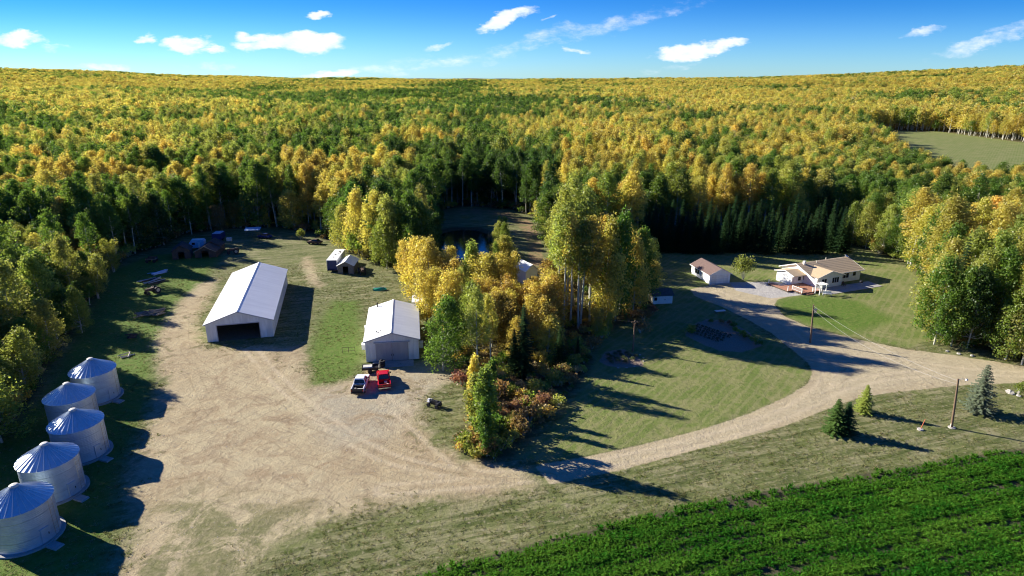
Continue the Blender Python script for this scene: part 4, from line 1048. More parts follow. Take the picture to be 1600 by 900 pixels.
up = [joined_mesh(shrub(400 + i, 2.0, 1.4, 240, .32), 'under_%d' % i, M['aspen_bark'], M['leaf_inst']) for i in range(4)]
scatter('undergrowth', np.stack([ex, ey, hgt(ex, ey)], 1), up, RNG.integers(0, 4, ne), RNG.uniform(0, 6.28, ne), np.stack([s * 1.1, s * 1.1, s], 1), cols, 'low brown and green undergrowth along the forest edges', 'undergrowth')

# crop field: leafy plants in rows
def tuft(seed, n, h, w_, leafw, spread):
    rng = np.random.default_rng(seed); V = []; F = []; vv = []; o = 0
    for i in range(n):
        a = rng.uniform(0, 2 * PI); r = rng.uniform(0, w_); L = h * rng.uniform(.6, 1.15); b = rng.uniform(.1, spread)
        d = np.array([math.cos(a), math.sin(a), 0]); p = d * r; sd = np.array([-d[1], d[0], 0]) * leafw * rng.uniform(.6, 1.3)
        q1 = p + d * L * b * .4 + np.array([0, 0, L * .7]); q2 = p + d * L * b * 1.1 + np.array([0, 0, L * (1.0 - b * .45)])
        V += [p - sd * .5, p + sd * .5, q1 + sd, q1 - sd, q1 - sd, q1 + sd, q2 + sd * .2, q2 - sd * .2]
        F += [[o, o + 1, o + 2, o + 3], [o + 4, o + 5, o + 6, o + 7]]; o += 8
        q = rng.uniform(0, 1); vv += [q * .6, q]
    return np_mesh('tuft', np.array(V), np.array(F), np.zeros(len(F)), [M['grass_inst']], {'v': np.array(vv), 'h': RNG.uniform(0, .6, len(F))})
dirn = (G(1600, 700) - G(860, 842)).normalized(); nrm = Vector((-dirn.y, dirn.x, 0))
o0 = G(860, 842)
Lr = []; 
for j in range(-2, 90):
    off = -j * .72
    a0 = np.arange(-60, 130, .22)
    xx = o0.x + dirn.x * a0 + nrm.x * off + RNG.normal(0, .10, len(a0)); yy = o0.y + dirn.y * a0 + nrm.y * off + RNG.normal(0, .10, len(a0))
    Lr.append(np.stack([xx, yy, np.full(len(a0), j)], 1))
Lr = np.concatenate(Lr); cx, cy, cj = Lr.T
m = inside(P_CROP, cx, cy) & (cy > 42) & (np.abs(cx) < .8 * (cy * CP + 14.4) + np.where(cx > 0, 34, 12))
cx, cy = cx[m], cy[m]
ca = (cx - o0.x) * dirn.x + (cy - o0.y) * dirn.y + 500; cb_ = (cx - o0.x) * nrm.x + (cy - o0.y) * nrm.y + 500
band = np.sin(2 * PI * cb_ / 2.5 + 1.2 * lownoise(ca * .4, cb_, 3))
gap = .42 * band + .4 * lownoise(ca * .28, cb_, 2.2) + .35 * lownoise(ca * .6, cb_, 1.1)
m = (sdist(P_CROP, cx, cy) > RNG.uniform(0, 1, len(cx)) ** 2 * 1.6 + .5 * lownoise(cx, cy, 2.0)) & (RNG.uniform(-1.2, .3, len(cx)) < np.maximum(gap, -.7) + .25)
cx, cy, gap, ca, cb_ = cx[m], cy[m], gap[m], ca[m], cb_[m]
nc = len(cx)
tone = lownoise(ca * .3, cb_, 2.5) + .6 * lownoise(ca * .6 + 40, cb_, 1.3)
CGR = np.array([0.032, 0.135, 0.012]); CGL = np.array([0.095, 0.215, 0.022])
cc = CGR + (CGL - CGR) * np.clip(.5 + .5 * tone + RNG.normal(0, .28, nc), 0, 1)[:, None]
ss = np.clip(.80 + .30 * gap + RNG.normal(0, .14, nc), .4, 1.5)
scatter('crop_plants', np.stack([cx, cy, np.full(nc, -.03)], 1), [tuft(500 + i, 26, .60, .13, .038, .8) for i in range(5)], RNG.integers(0, 5, nc), RNG.uniform(0, 6.28, nc),
        np.stack([ss * 1.15, ss * 1.15, ss], 1), cc, 'bright green leafy crop in rows filling the lower right corner', 'crop')
print('crop', nc)

# rough grass on the verges and round the yard
n = 90000
gx = RNG.uniform(-95, 105, n); gy_ = 48 + 110 * RNG.uniform(0, 1, n) ** 1.25
m = (np.abs(gx) < .8 * (gy_ * CP + 14.4) + 3)
gx, gy_ = gx[m], gy_[m]
bad = np.maximum.reduce([sdist(P, gx, gy_) for P in (P_CROP, P_ROAD, P_PAD, P_GARDEN, P_TRACK2, P_WATER)])
yd = sdist(P_YARD, gx, gy_); lw = np.maximum(sdist(P_LAWN, gx, gy_), sdist(P_GREEN2, gx, gy_))
pn = lownoise(gx, gy_ * 2, 6) + .6 * lownoise(gx * .5, gy_ * 2.5, 2.5)
m = (bad < -.1) & (yd < -.5 + 2.5 * pn * RNG.uniform(0, 1.5, len(gx))) & ((lw < 0) | (RNG.uniform(0, 1, len(gx)) < .35)) & (RNG.uniform(-1.6, .9, len(gx)) < pn + .1)
clr = np.maximum(sdist(P_CLEAR, gx, gy_), sdist(P_POND_CLEAR, gx, gy_)); m &= clr > -3
gx, gy_, lw, pn = gx[m], gy_[m], lw[m], pn[m]
ng_ = len(gx)
gc = np.array([jit([(.27, .25, .11), (.15, .18, .045), (.34, .29, .16)][RNG.choice(3, p=[.4, .4, .2])], .12) for _ in range(ng_)])
gs = RNG.uniform(.3, .8, ng_) * np.where(lw > 0, .45, 1.0)
scatter('rough_grass', np.stack([gx, gy_, np.full(ng_, -.03)], 1), [tuft(600 + i, 12, .24, .26, .03, 1.3) for i in range(4)], RNG.integers(0, 4, ng_), RNG.uniform(0, 6.28, ng_),
        np.stack([gs * 1.2, gs * 1.2, gs * .8], 1), gc, 'dry green and tan rough grass on the verges and yard edges', 'grass')
print('grass', ng_)

# loose stones and clods on the bare yard
n = 7000
gx = RNG.uniform(-70, 10, n); gy_ = RNG.uniform(50, 120, n)
m = (sdist(P_YARD, gx, gy_) > .3) & (RNG.uniform(-1, .6, n) < lownoise(gx, gy_, 4)); gx, gy_ = gx[m], gy_[m]
def stone_mesh(seed):
    rng = np.random.default_rng(seed); mb = MB()
    mb.lathe([(.02, -.05), (.5, 0), (.42, .3), (.02, .42)], 6); mb.v = [(a * rng.uniform(.7, 1.3), b * rng.uniform(.7, 1.3), c * rng.uniform(.8, 1.2)) for a, b, c in mb.v]
    return mb.mesh('stone', M['rock'])
ns = len(gx); ss = RNG.uniform(.04, .09, ns) * (RNG.uniform(0, 1, ns) ** 2 + .6)
scatter('loose_stones', np.stack([gx, gy_, np.full(ns, -.03)], 1), [stone_mesh(i) for i in range(3)], RNG.integers(0, 3, ns), RNG.uniform(0, 6.28, ns), np.stack([ss, ss, ss], 1), np.ones((ns, 3)),
        'small stones and clods scattered on the bare dirt yard', 'stones')

# ================================================================== buildings and things
def frame_from(FL, FR):
    d = FR - FL; return math.atan2(d.y, d.x), d.length
def roof_panel_mesh(w_, L, m, rib=.014, t=.035, nrib=3, name='roof_panel'):
    mb = MB(); mb.box(0.006, w_ - .006, 0, L, 0, t)
    for k in range(nrib):
        cx_ = w_ * (k + .5) / nrib; mb.box(cx_ - .025, cx_ + .025, 0, L, t, t + rib)
    return mb.mesh(name, m)
def orient(o, origin, X_, Y_, Z_):
    mt = Matrix((X_, Y_, Z_)).transposed().to_4x4(); mt.translation = Vector(origin); o.matrix_local = mt
    return o
def roof_side(root, mesh_w, panel, x_edge, z_edge, x_ridge, z_ridge, y0, n):
    """panels side by side along y; each runs from the eave up to the ridge"""
    up = Vector((x_ridge - x_edge, 0, z_ridge - z_edge)).normalized()
    yv = Vector((0, 1, 0))
    for i in range(n):
        o = put('roof_panel', panel, root)
        if x_edge < x_ridge:
            X_ = Vector((0, -1, 0)); Y_ = up; Z_ = X_.cross(Y_); org = (x_edge, y0 + (i + 1) * mesh_w, z_edge)
        else:
            X_ = Vector((0, 1, 0)); Y_ = up; Z_ = X_.cross(Y_); org = (x_edge, y0 + i * mesh_w, z_edge)
        orient(o, org, X_, Y_, Z_)
def wall_panels(root, P0, P1, z0, zt, n, m, name='wall_panel', t=.05, nrib=3, out=1):
    """ribbed panels from P0 to P1 (2D); zt(s) = top height at distance s"""
    P0 = Vector((*P0, 0)); P1 = Vector((*P1, 0)); L = (P1 - P0).length; d = (P1 - P0) / L; w_ = L / n
    nr = Vector((d.y, -d.x, 0))
    cache = {}
    for i in range(n):
        a, b = zt(i * w_ + .001), zt((i + 1) * w_ - .001)
        key = (round(a, 3), round(b, 3), round(z0(i * w_) if callable(z0) else z0, 3))
        if key not in cache:
            zb = z0(i * w_) if callable(z0) else z0
            mb = MB(); mb.hexa([(.003, 0, zb), (w_ - .003, 0, zb), (w_ - .003, t, zb), (.003, t, zb), (.003, 0, a), (w_ - .003, 0, b), (w_ - .003, t, b), (.003, t, a)])
            for k in range(nrib):
                c_ = w_ * (k + .5) / nrib; zz = a + (b - a) * (k + .5) / nrib - .01
                mb.box(c_ - .02, c_ + .02, -.022, 0.002, zb + .01, zz)
            cache[key] = mb.mesh(name, m)
        o = put(name, cache[key], root)
        q = P0 + d * (i * w_)
        orient(o, q, d, -nr, Vector((0, 0, 1)))

# ---- the long white shed with the open front
FL, FR = G(324.7, 535), G(428.2, 523.6)
rz, W = frame_from(FL, FR)
rz -= math.radians(3.6)
L = 33.0; EV, RD = 3.55, 5.55
sh = thing('machine_shed', 'long white metal machine shed with an open doorway in its gable end', 'shed', FL, rz)
zg = lambda s, W=W: EV - .08 + (RD - EV) * (1 - abs(s - W / 2) / (W / 2))
dl, dr = W * .165, W * .80; DH = 3.05
wall_panels(sh, (0, 0), (dl, 0), 0.02, zg, 2, M['shop_white'])
wall_panels(sh, (dr, 0), (W, 0), 0.02, lambda s: zg(s + dr), 2, M['shop_white'])
wall_panels(sh, (dl, 0), (dr, 0), DH, lambda s: zg(s + dl), 8, M['shop_white'])
wall_panels(sh, (W, 0), (W, L), 0.02, lambda s: EV - .05, 36, M['shop_white'])
wall_panels(sh, (W, L), (0, L), 0.02, lambda s: zg(s), 12, M['shop_white'])
wall_panels(sh, (0, L), (0, 0), 0.02, lambda s: EV - .05, 36, M['shop_white'])
sl = math.hypot(W / 2 + .35, (RD - EV) * (W / 2 + .35) / (W / 2))
ze = EV - (RD - EV) * .35 / (W / 2)
rp = roof_panel_mesh((L + .5) / 36, sl, M['roof_white'])
roof_side(sh, (L + .5) / 36, rp, -.35, ze, W / 2, RD, -.3, 36)
roof_side(sh, (L + .5) / 36, rp, W + .35, ze, W / 2, RD, -.3, 36)
mb = MB(); mb.prism([(W / 2 - .22, RD + .0), (W / 2, RD + .12), (W / 2 + .22, RD + .0), (W / 2, RD + .05)], 'y', -.32, L + .22)
mb.build('ridge_cap', M['roof_white'], sh)
for s in (-1, 1):
    mb = MB(); xe = -.36 if s < 0 else W + .36
    mb.prism([(xe, ze - .16), (xe, ze + .03), (W / 2, RD + .03), (W / 2, RD - .16)], 'y', -.36, -.31); mb.build('gable_trim', M['trim'], sh)
mb = MB(); mb.box(dl - .12, dl, -.05, .08, 0, DH); mb.box(dr, dr + .12, -.05, .08, 0, DH); mb.box(dl - .12, dr + .12, -.055, .085, DH, DH + .14); mb.build('door_frame', M['trim'], sh)
mb = MB(); mb.box(.1, W - .1, .1, L - .1, .0, .03); mb.build('floor', mat('shed_dirt_floor', (.17, .13, .09), .95), sh)
for k in range(9):
    mb = MB(); yy = .4 + k * 4.0
    mb.box(.08, .22, yy, yy + .14, .03, EV - .3); mb.box(W - .22, W - .08, yy, yy + .14, .03, EV - .3)
    mb.box(.22, W - .22, yy, yy + .1, EV - .45, EV - .3)
    mb.build('roof_truss', M['greywood'], sh)

# ---- the white workshop with sliding doors
FL, FR = G(572.6, 566), G(655.2, 560.8)
rz, W = frame_from(FL, FR); L = 16.6; EV, RD = 3.85, 5.2
sp = thing('workshop', 'white metal workshop with closed grey sliding doors behind the two pickups', 'workshop', FL, rz)
zg2 = lambda s, W=W, EV=EV, RD=RD: EV - .08 + (RD - EV) * (1 - abs(s - W / 2) / (W / 2))
dl, dr, DH = W * .19, W * .80, 3.35
wall_panels(sp, (0, 0), (dl, 0), 0.02, zg2, 2, M['shop_white'])
wall_panels(sp, (dr, 0), (W, 0), 0.02, lambda s: zg2(s + dr), 2, M['shop_white'])
wall_panels(sp, (dl, 0), (dr, 0), DH, lambda s: zg2(s + dl), 6, M['shop_white'])
wall_panels(sp, (W, 0), (W, L), 0.02, lambda s: EV - .05, 18, M['shop_white'])
wall_panels(sp, (W, L), (0, L), 0.02, lambda s: zg2(s), 9, M['shop_white'])
wall_panels(sp, (0, L), (0, 0), 0.02, lambda s: EV - .05, 18, M['shop_white'])
sl = math.hypot(W / 2 + .3, (RD - EV) * (W / 2 + .3) / (W / 2)); ze = EV - (RD - EV) * .3 / (W / 2)
rp = roof_panel_mesh((L + .5) / 18, sl, M['roof_white'])
roof_side(sp, (L + .5) / 18, rp, -.3, ze, W / 2, RD, -.3, 18); roof_side(sp, (L + .5) / 18, rp, W + .3, ze, W / 2, RD, -.3, 18)
mb = MB(); mb.prism([(W / 2 - .22, RD), (W / 2, RD + .12), (W / 2 + .22, RD), (W / 2, RD + .05)], 'y', -.32, L + .22); mb.build('ridge_cap', M['roof_white'], sp)
for s in (-1, 1):
    xe = -.31 if s < 0 else W + .31
    mb = MB(); mb.prism([(xe, ze - .16), (xe, ze + .03), (W / 2, RD + .03), (W / 2, RD - .16)], 'y', -.36, -.31); mb.build('gable_trim', M['trim'], sp)
for k in range(2):
    a = dl + (dr - dl) * k / 2 + .02; b = dl + (dr - dl) * (k + 1) / 2 - .02
    mb = MB(); mb.box(a, b, -.14, -.08, .06, DH)
    for j in range(9):
        c_ = a + (b - a) * (j + .5) / 9; mb.box(c_ - .02, c_ + .02, -.165, -.139, .08, DH - .02)
    dd = mb.build('sliding_door', M['door_metal'], sp)
    mb = MB(); hx_ = b - .18 if k == 0 else a + .10; mb.box(hx_, hx_ + .08, -.21, -.166, 1.0, 1.35); mb.build('handle', M['dark'], dd)
mb = MB(); mb.box(dl - .3, dr + .3, -.2, -.06, DH + .003, DH + .16); mb.build('door_track', M['trim'], sp)
mb = MB(); mb.box(-.08, -.01, 3.5, 4.6, 1.6, 2.6); mb.build('window', M['glass'], sp)
for (yy, hh) in ((1.6, 1.0), (9.2, 1.2)):
    mb = MB(); mb.box(-.75, -.03, yy, yy + 1.1, hh + .6, hh + 1.5); mb.box(-.78, -.03, yy - .03, yy + 1.13, hh + 1.5, hh + 1.56)
    mb.build('vent_hood', M['white'], sp)
mb = MB(); mb.box(W + .08, W + .75, 1.4, 2.4, 1.4, 2.3); mb.box(W + .05, W + .8, 1.36, 2.44, 2.3, 2.36); mb.build('air_unit', M['cream'], sp)
def on_roof(xx): return RD - (RD - EV) * abs(xx - W / 2) / (W / 2) + .04
for (xx, yy, a, b) in ((2.0, 1.6, .5, .22), (2.35, 2.2, .7, .16), (1.7, 2.2, .2, .5)):
    mb = MB(); zz = on_roof(xx); mb.box(xx, xx + a, yy, yy + b, zz - .1, zz + .12, tx=.03, ty=.03); mb.build('roof_hatch', M['dark'], sp)
mb = MB(); mb.tube([(1.4, L - 1.0, on_roof(1.4) - .1), (1.4, L - 1.0, on_roof(1.4) + .7)], .12, 10); mb.lathe([(.2, 0), (.02, .16)], 10, c=(1.4, L - 1.0, on_roof(1.4) + .7)); mb.build('chimney', M['dark'], sp)
mb = MB(); mb.box(dl - .6, dr + .8, -2.6, -.2, -.05, .06); ap = mb.build('concrete_apron', M['concrete'], sp)

# small clutter round the workshop
def at_s(o, u, v): p = G(u, v); o.location = (p.x, p.y, 0); return o
t = thing('tyre_stack', 'black tyres stacked by the left sliding door of the workshop', 'tyres', (0, 0, 0)); at_s(t, 597, 573)
for k in range(4):
    mb = MB(); mb.lathe([(.24, .0), (.48, .02), (.52, .13), (.48, .24), (.24, .26), (.22, .13), (.24, 0)], 18); mb.build('tyre', M['tyre'], t, loc=(.05 * (k % 2), .03 * k, .27 * k + .05))
t = thing('utility_trailer', 'small dark flatbed trailer with pale load ahead of the white pickup', 'trailer', (0, 0, 0), .15); at_s(t, 579, 580)
mb = MB(); mb.box(-1.3, 1.3, -.8, .8, .55, .68); mb.build('bed', M['blackplastic'], t)
mb = MB(); [mb.box(a, b, c, d, .68, .95) for a, b, c, d in ((-1.3, 1.3, -.8, -.75), (-1.3, 1.3, .75, .8), (-1.3, -1.25, -.75, .75), (1.25, 1.3, -.75, .75))]; mb.build('side_rail', M['blackplastic'], t)
mb = MB(); mb.box(-1.2, .4, -.55, .6, .70, .98, tx=.1, ty=.1); mb.build('load', M['cream'], t)
mb = MB(); mb.tube([(1.3, .3, .5), (2.3, 0, .45)], .04, 6); mb.tube([(1.3, -.3, .5), (2.3, 0, .45)], .04, 6); mb.build('hitch', M['blackplastic'], t)
for s in (-1, 1):
    mb = MB(); mb.tube([(0, s * .9 - .1, .34), (0, s * .9 + .1, .34)], .34, 16); mb.build('wheel', M['tyre'], t)
t = thing('climbing_rack', 'thin dark metal frame standing on the grass left of the workshop', 'frame', (0, 0, 0), .1); at_s(t, 545, 551)
for s in (0, 1, 2):
    mb = MB(); mb.tube([(s * 1.1 - 1.1, 0, 0), (s * 1.1 - 1.1, 0, 1.0)], .04, 5); mb.build('post', M['rust'], t)
mb = MB(); mb.tube([(-1.1, 0, 1.0), (1.1, 0, 1.0)], .03, 5); mb.tube([(-1.1, 0, .35), (1.1, 0, .35)], .03, 5); mb.build('rail', M['rust'], t)
# low white shed behind the workshop
t = thing('garden_shed', 'small white low roofed lean-to behind the workshop, at its right corner', 'shed', (0, 0, 0), .1); at_s(t, 645, 486)
mb = MB(); mb.box(0, 3.0, 0, 3.2, 0, 1.9); mb.build('wall', M['siding'], t)
mb = MB(); mb.hexa([(-.15, -.2, 1.903), (3.2, -.2, 1.903), (3.2, 3.4, 2.2), (-.15, 3.4, 2.2), (-.15, -.2, 2.0), (3.2, -.2, 2.0), (3.2, 3.4, 2.3), (-.15, 3.4, 2.3)]); mb.build('roof', M['white'], t)
mb = MB(); mb.box(.9, 1.8, -.04, -.005, .1, 1.75); mb.build('door', M['trim'], t)

# ---- grain bins
def bin_(u, v, label, R_=2.95, HW=4.6, HP=6.2):
    p = G(u, v)
    t = thing('grain_bin', label, 'grain bin', (p.x, p.y, 0), math.radians(-20), 'grain bins in a line at the left')
    mb = MB(); mb.lathe([(R_ + .42, -.15), (R_ + .40, .16), (R_ - .1, .17), (0.02, .17)], 48); mb.build('concrete_base', M['concrete'], t)
    rings = 4; n = 60
    for k in range(rings):
        z0 = .172 + (HW - .17) * k / rings; z1 = .172 + (HW - .17) * (k + 1) / rings - .002
        prof = []
        m_ = 11
        for j in range(m_ + 1):
            prof.append((R_ + (.012 if j % 2 else 0) - .004 * (k % 2), z0 + (z1 - z0) * j / m_))
        mb = MB(); mb.lathe(prof, n); mb.build('wall_ring', M['galv'], t, smooth=False)
    NP_ = 30
    a = PI / NP_; Ro = R_ + .16
    mb = MB(); ze_, zp = HW - .05, HP
    r1 = .34
    def pp(r, an, z_): return (r * math.cos(an), r * math.sin(an), z_)
    def zr(r): return ze_ + (zp - ze_) * (Ro - r) / (Ro - r1)
    mb.add([pp(Ro, -a, zr(Ro)), pp(Ro, a, zr(Ro)), pp(r1, a, zr(r1)), pp(r1, -a, zr(r1)),
            pp(Ro, -a, zr(Ro) - .03), pp(Ro, a, zr(Ro) - .03), pp(r1, a, zr(r1) - .03), pp(r1, -a, zr(r1) - .03)],
           [(0, 1, 2, 3), (7, 6, 5, 4), (0, 4, 5, 1)])
    for (an, wdt) in ((a, .045),):
        c0 = Vector(pp(Ro, an, zr(Ro))); c1 = Vector(pp(r1, an, zr(r1))); sd = Vector((-math.sin(an), math.cos(an), 0)) * wdt; up = Vector((0, 0, .085))
        mb.add([c0 - sd, c0 + sd, c1 + sd * .5, c1 - sd * .5, c0 + up, c1 + up], [(0, 4, 5, 3), (4, 1, 2, 5), (0, 1, 4)])
    pm = mb.mesh('roof_panel', M['galv_roof'])
    for k in range(NP_): put('roof_panel', pm, t, rot=(0, 0, 2 * PI * k / NP_))
    mb = MB(); mb.lathe([(.42, HP - .03), (.42, HP + .14), (.3, HP + .22), (.02, HP + .27)], 16); mb.build('roof_cap', M['cream'], t)
    mb = MB(); mb.box(R_ - .02, R_ + .12, -.45, .45, .3, 1.9); dd = mb.build('door', M['galv'], t)
    mb = MB(); mb.box(R_ + .121, R_ + .16, .25, .32, 1.0, 1.25); mb.build('handle', M['dark'], dd)
    mb = MB()
    for s in (-.2, .2): mb.tube([(R_ + .16, 1.1 + s, .4), (R_ + .16, 1.1 + s, HW)], .025, 5)
    for k in range(13): mb.tube([(R_ + .16, .9, .5 + k * .32), (R_ + .16, 1.3, .5 + k * .32)], .018, 4)
    mb.v = [(a_ * math.cos(.1) - 0, b_, c_) for a_, b_, c_ in mb.v]
    mb.build('ladder', M['rim'], t)
    mb = MB(); mb.box(R_ + .42, R_ + 1.9, -.55, .45, -.1, .14, tx=.05, ty=.05); mb.build('step_pad', M['concrete'], t)
for i, (u, v, lb) in enumerate([(44, 838, 'galvanised grain bin nearest the camera in the bottom left corner'), (88, 767, 'second nearest galvanised grain bin, between the corner bin and the middle bin'),
                   (130, 708, 'middle galvanised grain bin of the five in the row'), (119, 663, 'galvanised grain bin set back left between the middle and the farthest bin'), (154, 620, 'farthest galvanised grain bin beside the long white shed\'s yard')]):
    bin_(u, v, lb)

# ---- pickups
def pickup(label, u, v, heading, paint, box_open, name='pickup_truck', tail_dark=False):
    """heading: direction the nose points, in radians; built with +Y forward"""
    p = G(u, v); t = thing(name, label, 'pickup truck', (p.x, p.y, 0), heading - PI / 2)
    prof = [(-2.75, .55), (-2.75, 1.02), (-.95, 1.06), (-.95, 1.06), (1.15, 1.08), (2.55, .98), (2.72, .80), (2.72, .50)]
    bw = .96
    mb = MB()
    # lower body in three lengths so that the bed is a real hollow
    mb.prism([(-.95, .45), (-.95, 1.10), (1.2, 1.12), (2.5, 1.02), (2.70, .86), (2.72, .45)], 'x', -bw, bw)
    mb.box(-bw, -bw + .12, -2.72, -.95, .45, 1.12); mb.box(bw - .12, bw, -2.72, -.95, .45, 1.12)
    mb.box(-bw + .12, bw - .12, -2.62, -.95, .45, .62)
    mb.box(-bw + .12, bw - .12, -1.06, -.95, .62, 1.12)
    # fender lips
    for s in (-1, 1):
        for yy in (-1.75, 1.75): mb.box(s * (bw + .02) - .03, s * (bw + .02) + .03, yy - .52, yy + .52, .78, .86, tx=0)
    mb.build('body', paint, t)
    mb = MB(); mb.hexa([(-.88, -.93, 1.11), (.88, -.93, 1.11), (.90, 1.28, 1.12), (-.90, 1.28, 1.12), (-.70, -.72, 1.74), (.70, -.72, 1.74), (.70, .42, 1.76), (-.70, .42, 1.76)]); cab = mb.build('cab', M['glass'], t)
    mb = MB(); mb.hexa([(-.74, -.78, 1.70), (.74, -.78, 1.70), (.74, .50, 1.72), (-.74, .50, 1.72), (-.66, -.66, 1.83), (.66, -.66, 1.83), (.66, .38, 1.84), (-.66, .38, 1.84)])
    for s in (-1, 1):
        mb.tube([(s * .90, 1.26, 1.12), (s * .72, .44, 1.74)], .05, 5); mb.tube([(s * .88, -.90, 1.12), (s * .71, -.72, 1.74)], .07, 5); mb.tube([(s * .91, .1, 1.12), (s * .725, -.05, 1.74)], .05, 5)
    mb.build('cab_roof', paint, t)
    mb = MB(); mb.box(-bw + .02, bw - .02, -2.80, -2.72, .55, 1.12); tg = mb.build('tailgate', M['blackplastic'] if tail_dark else paint, t)
    mb = MB(); mb.box(-.25, .25, -2.83, -2.802, .85, .95); mb.build('handle', M['blackplastic'], tg)
    mb = MB(); mb.box(-.95, .95, -2.98, -2.80, .42, .60); mb.build('rear_bumper', M['chrome'] if not tail_dark else M['blackplastic'], t)
    mb = MB(); mb.box(-.95, .95, 2.72, 2.86, .42, .62); mb.build('front_bumper', M['chrome'], t)
    mb = MB(); mb.box(-.55, .55, 2.722, 2.76, .64, .84); mb.build('grille', M['blackplastic'], t)
    for s in (-1, 1):
        mb = MB(); mb.box(s * .78 - .14, s * .78 + .14, 2.70, 2.75, .66, .84); mb.build('headlight', M['glass'], t)
        mb = MB(); mb.box(s * .88 - .07, s * .88 + .07, -2.84, -2.801, .68, 1.02); mb.build('tail_light', M['redlens'], t)
        mb = MB(); mb.box(s * 1.12 - .11, s * 1.12 + .11, .95, 1.07, 1.12, 1.32); mb.build('mirror', M['blackplastic'], t)
        for yy in (-1.75, 1.75):
            mb = MB(); mb.tube([(s * .90 - .12, yy, .38), (s * .90 + .12, yy, .38)], .38, 18); wl = mb.build('wheel', M['tyre'], t)
            mb = MB(); mb.tube([(s * 1.0, yy, .38), (s * 1.035, yy, .38)], .22, 14); mb.build('rim', M['rim'], wl)
    mb = MB(); mb.box(-bw + .13, bw - .13, -2.60, -1.08, .622, .64); mb.build('bed_liner', M['blackplastic'], t)
    if box_open:
        mb = MB(); mb.box(-.75, .75, -1.45, -1.10, .64, 1.02, tx=.03); mb.build('tool_box', M['blackplastic'], t)
    return t
pw = pickup('white pickup truck with dark bed, left of the red pickup', 564, 605, math.radians(92), M['whitepaint'], True, tail_dark=True)
mb = MB(); mb.tube([(-.45, -2.2, .64), (-.45, -2.2, .95)], .26, 12); mb.build('barrel', M['greywood'], pw)
mb = MB(); mb.box(-.05, .7, -2.45, -2.15, .64, .9); mb.build('bed_box', M['cream'], pw)
pr = pickup('red pickup truck parked at an angle beside the white one', 600, 598, math.radians(104), M['redpaint'], False)
mb = MB(); mb.box(.0, .45, -1.5, -1.2, .64, .9); mb.build('bed_box', M['cream'], pr)
mb = MB(); mb.box(.35, .6, -2.4, -2.15, .64, .9); mb.build('jug', M['white'], pr)

# ---- quad bike
p = G(679, 635); t = thing('quad_bike', 'black and white quad bike parked on the grass beside the grove', 'quad bike', (p.x, p.y, 0), math.radians(62))
mb = MB(); mb.prism([(-.85, .55), (-.95, .85), (-.55, .95), (-.15, .88), (.25, 1.0), (.75, .95), (1.0, .75), (.9, .45), (-.6, .40)], 'x', -.24, .24); mb.build('body', M['blackplastic'], t)
mb = MB(); mb.box(-.5, .5, .55, 1.05, .74, .86, tx=.05, ty=.08); mb.box(-.2, .2, .75, 1.12, .86, 1.05, tx=.05, ty=.05); mb.build('front_fender', M['whitepaint'], t)
mb = MB(); mb.box(-.5, .5, -1.0, -.45, .74, .84, tx=.05, ty=.08); mb.build('rear_fender', M['blackplastic'], t)
mb = MB(); mb.box(-.17, .17, -.65, .15, .93, 1.05, tx=.04, ty=.05); mb.build('seat', M['tyre'], t)
mb = MB(); mb.tube([(0, .45, .95), (0, .3, 1.22)], .04, 6); mb.tube([(-.42, .18, 1.25), (0, .3, 1.22), (.42, .18, 1.25)], .025, 6); mb.build('handlebar', M['rim'], t)
mb = MB(); [mb.tube([(a, -.95, .9), (a, -.5, .9)], .015, 4) for a in (-.4, -.2, 0, .2, .4)]; mb.tube([(-.42, -.95, .9), (.42, -.95, .9)], .015, 4); mb.build('rack', M['rim'], t)
for s in (-1, 1):
    for yy in (-.68, .72):
        mb = MB(); mb.tube([(s * .48 - .12, yy, .3), (s * .48 + .12, yy, .3)], .3, 14); mb.build('wheel', M['tyre'], t)

# ---- window, siding helper
def window(root, c, X_, w_, h_, pane=2, fm='white'):
    """c: centre; X_: horizontal direction on the wall; outward normal = X_ x up"""
    X_ = Vector(X_).normalized(); Z_ = Vector((0, 0, 1)); N_ = X_.cross(Z_)
    mb = MB(); f = .08
    mb.box(-w_ / 2 - f, w_ / 2 + f, -.06, .0, h_ / 2, h_ / 2 + f); mb.box(-w_ / 2 - f, w_ / 2 + f, -.06, .0, -h_ / 2 - f, -h_ / 2)
    mb.box(-w_ / 2 - f, -w_ / 2, -.058, .0, -h_ / 2, h_ / 2); mb.box(w_ / 2, w_ / 2 + f, -.058, .0, -h_ / 2, h_ / 2)
    for k in range(1, pane): x_ = -w_ / 2 + w_ * k / pane; mb.box(x_ - .035, x_ + .035, -.055, 0, -h_ / 2, h_ / 2)
    o = mb.build('window', M[fm], root); orient(o, c, X_, -N_, Z_)
    for k in range(pane):
        mb = MB(); a = -w_ / 2 + w_ * k / pane + .035; mb.box(a, a + w_ / pane - .07, -.03, -.002, -h_ / 2, h_ / 2); mb.build('pane', M['glass'], o)
    return o
def slab(root, name, quad, th, m, ov=0):
    """sloping slab: quad of 4 top corners, thickness down"""
    q = [Vector(a) for a in quad]; n = (q[1] - q[0]).cross(q[3] - q[0]).normalized()
    if n.z < 0: n = -n
    mb = MB(); mb.hexa([tuple(a - n * th) for a in q] + [tuple(a) for a in q]); return mb.build(name, m, root)

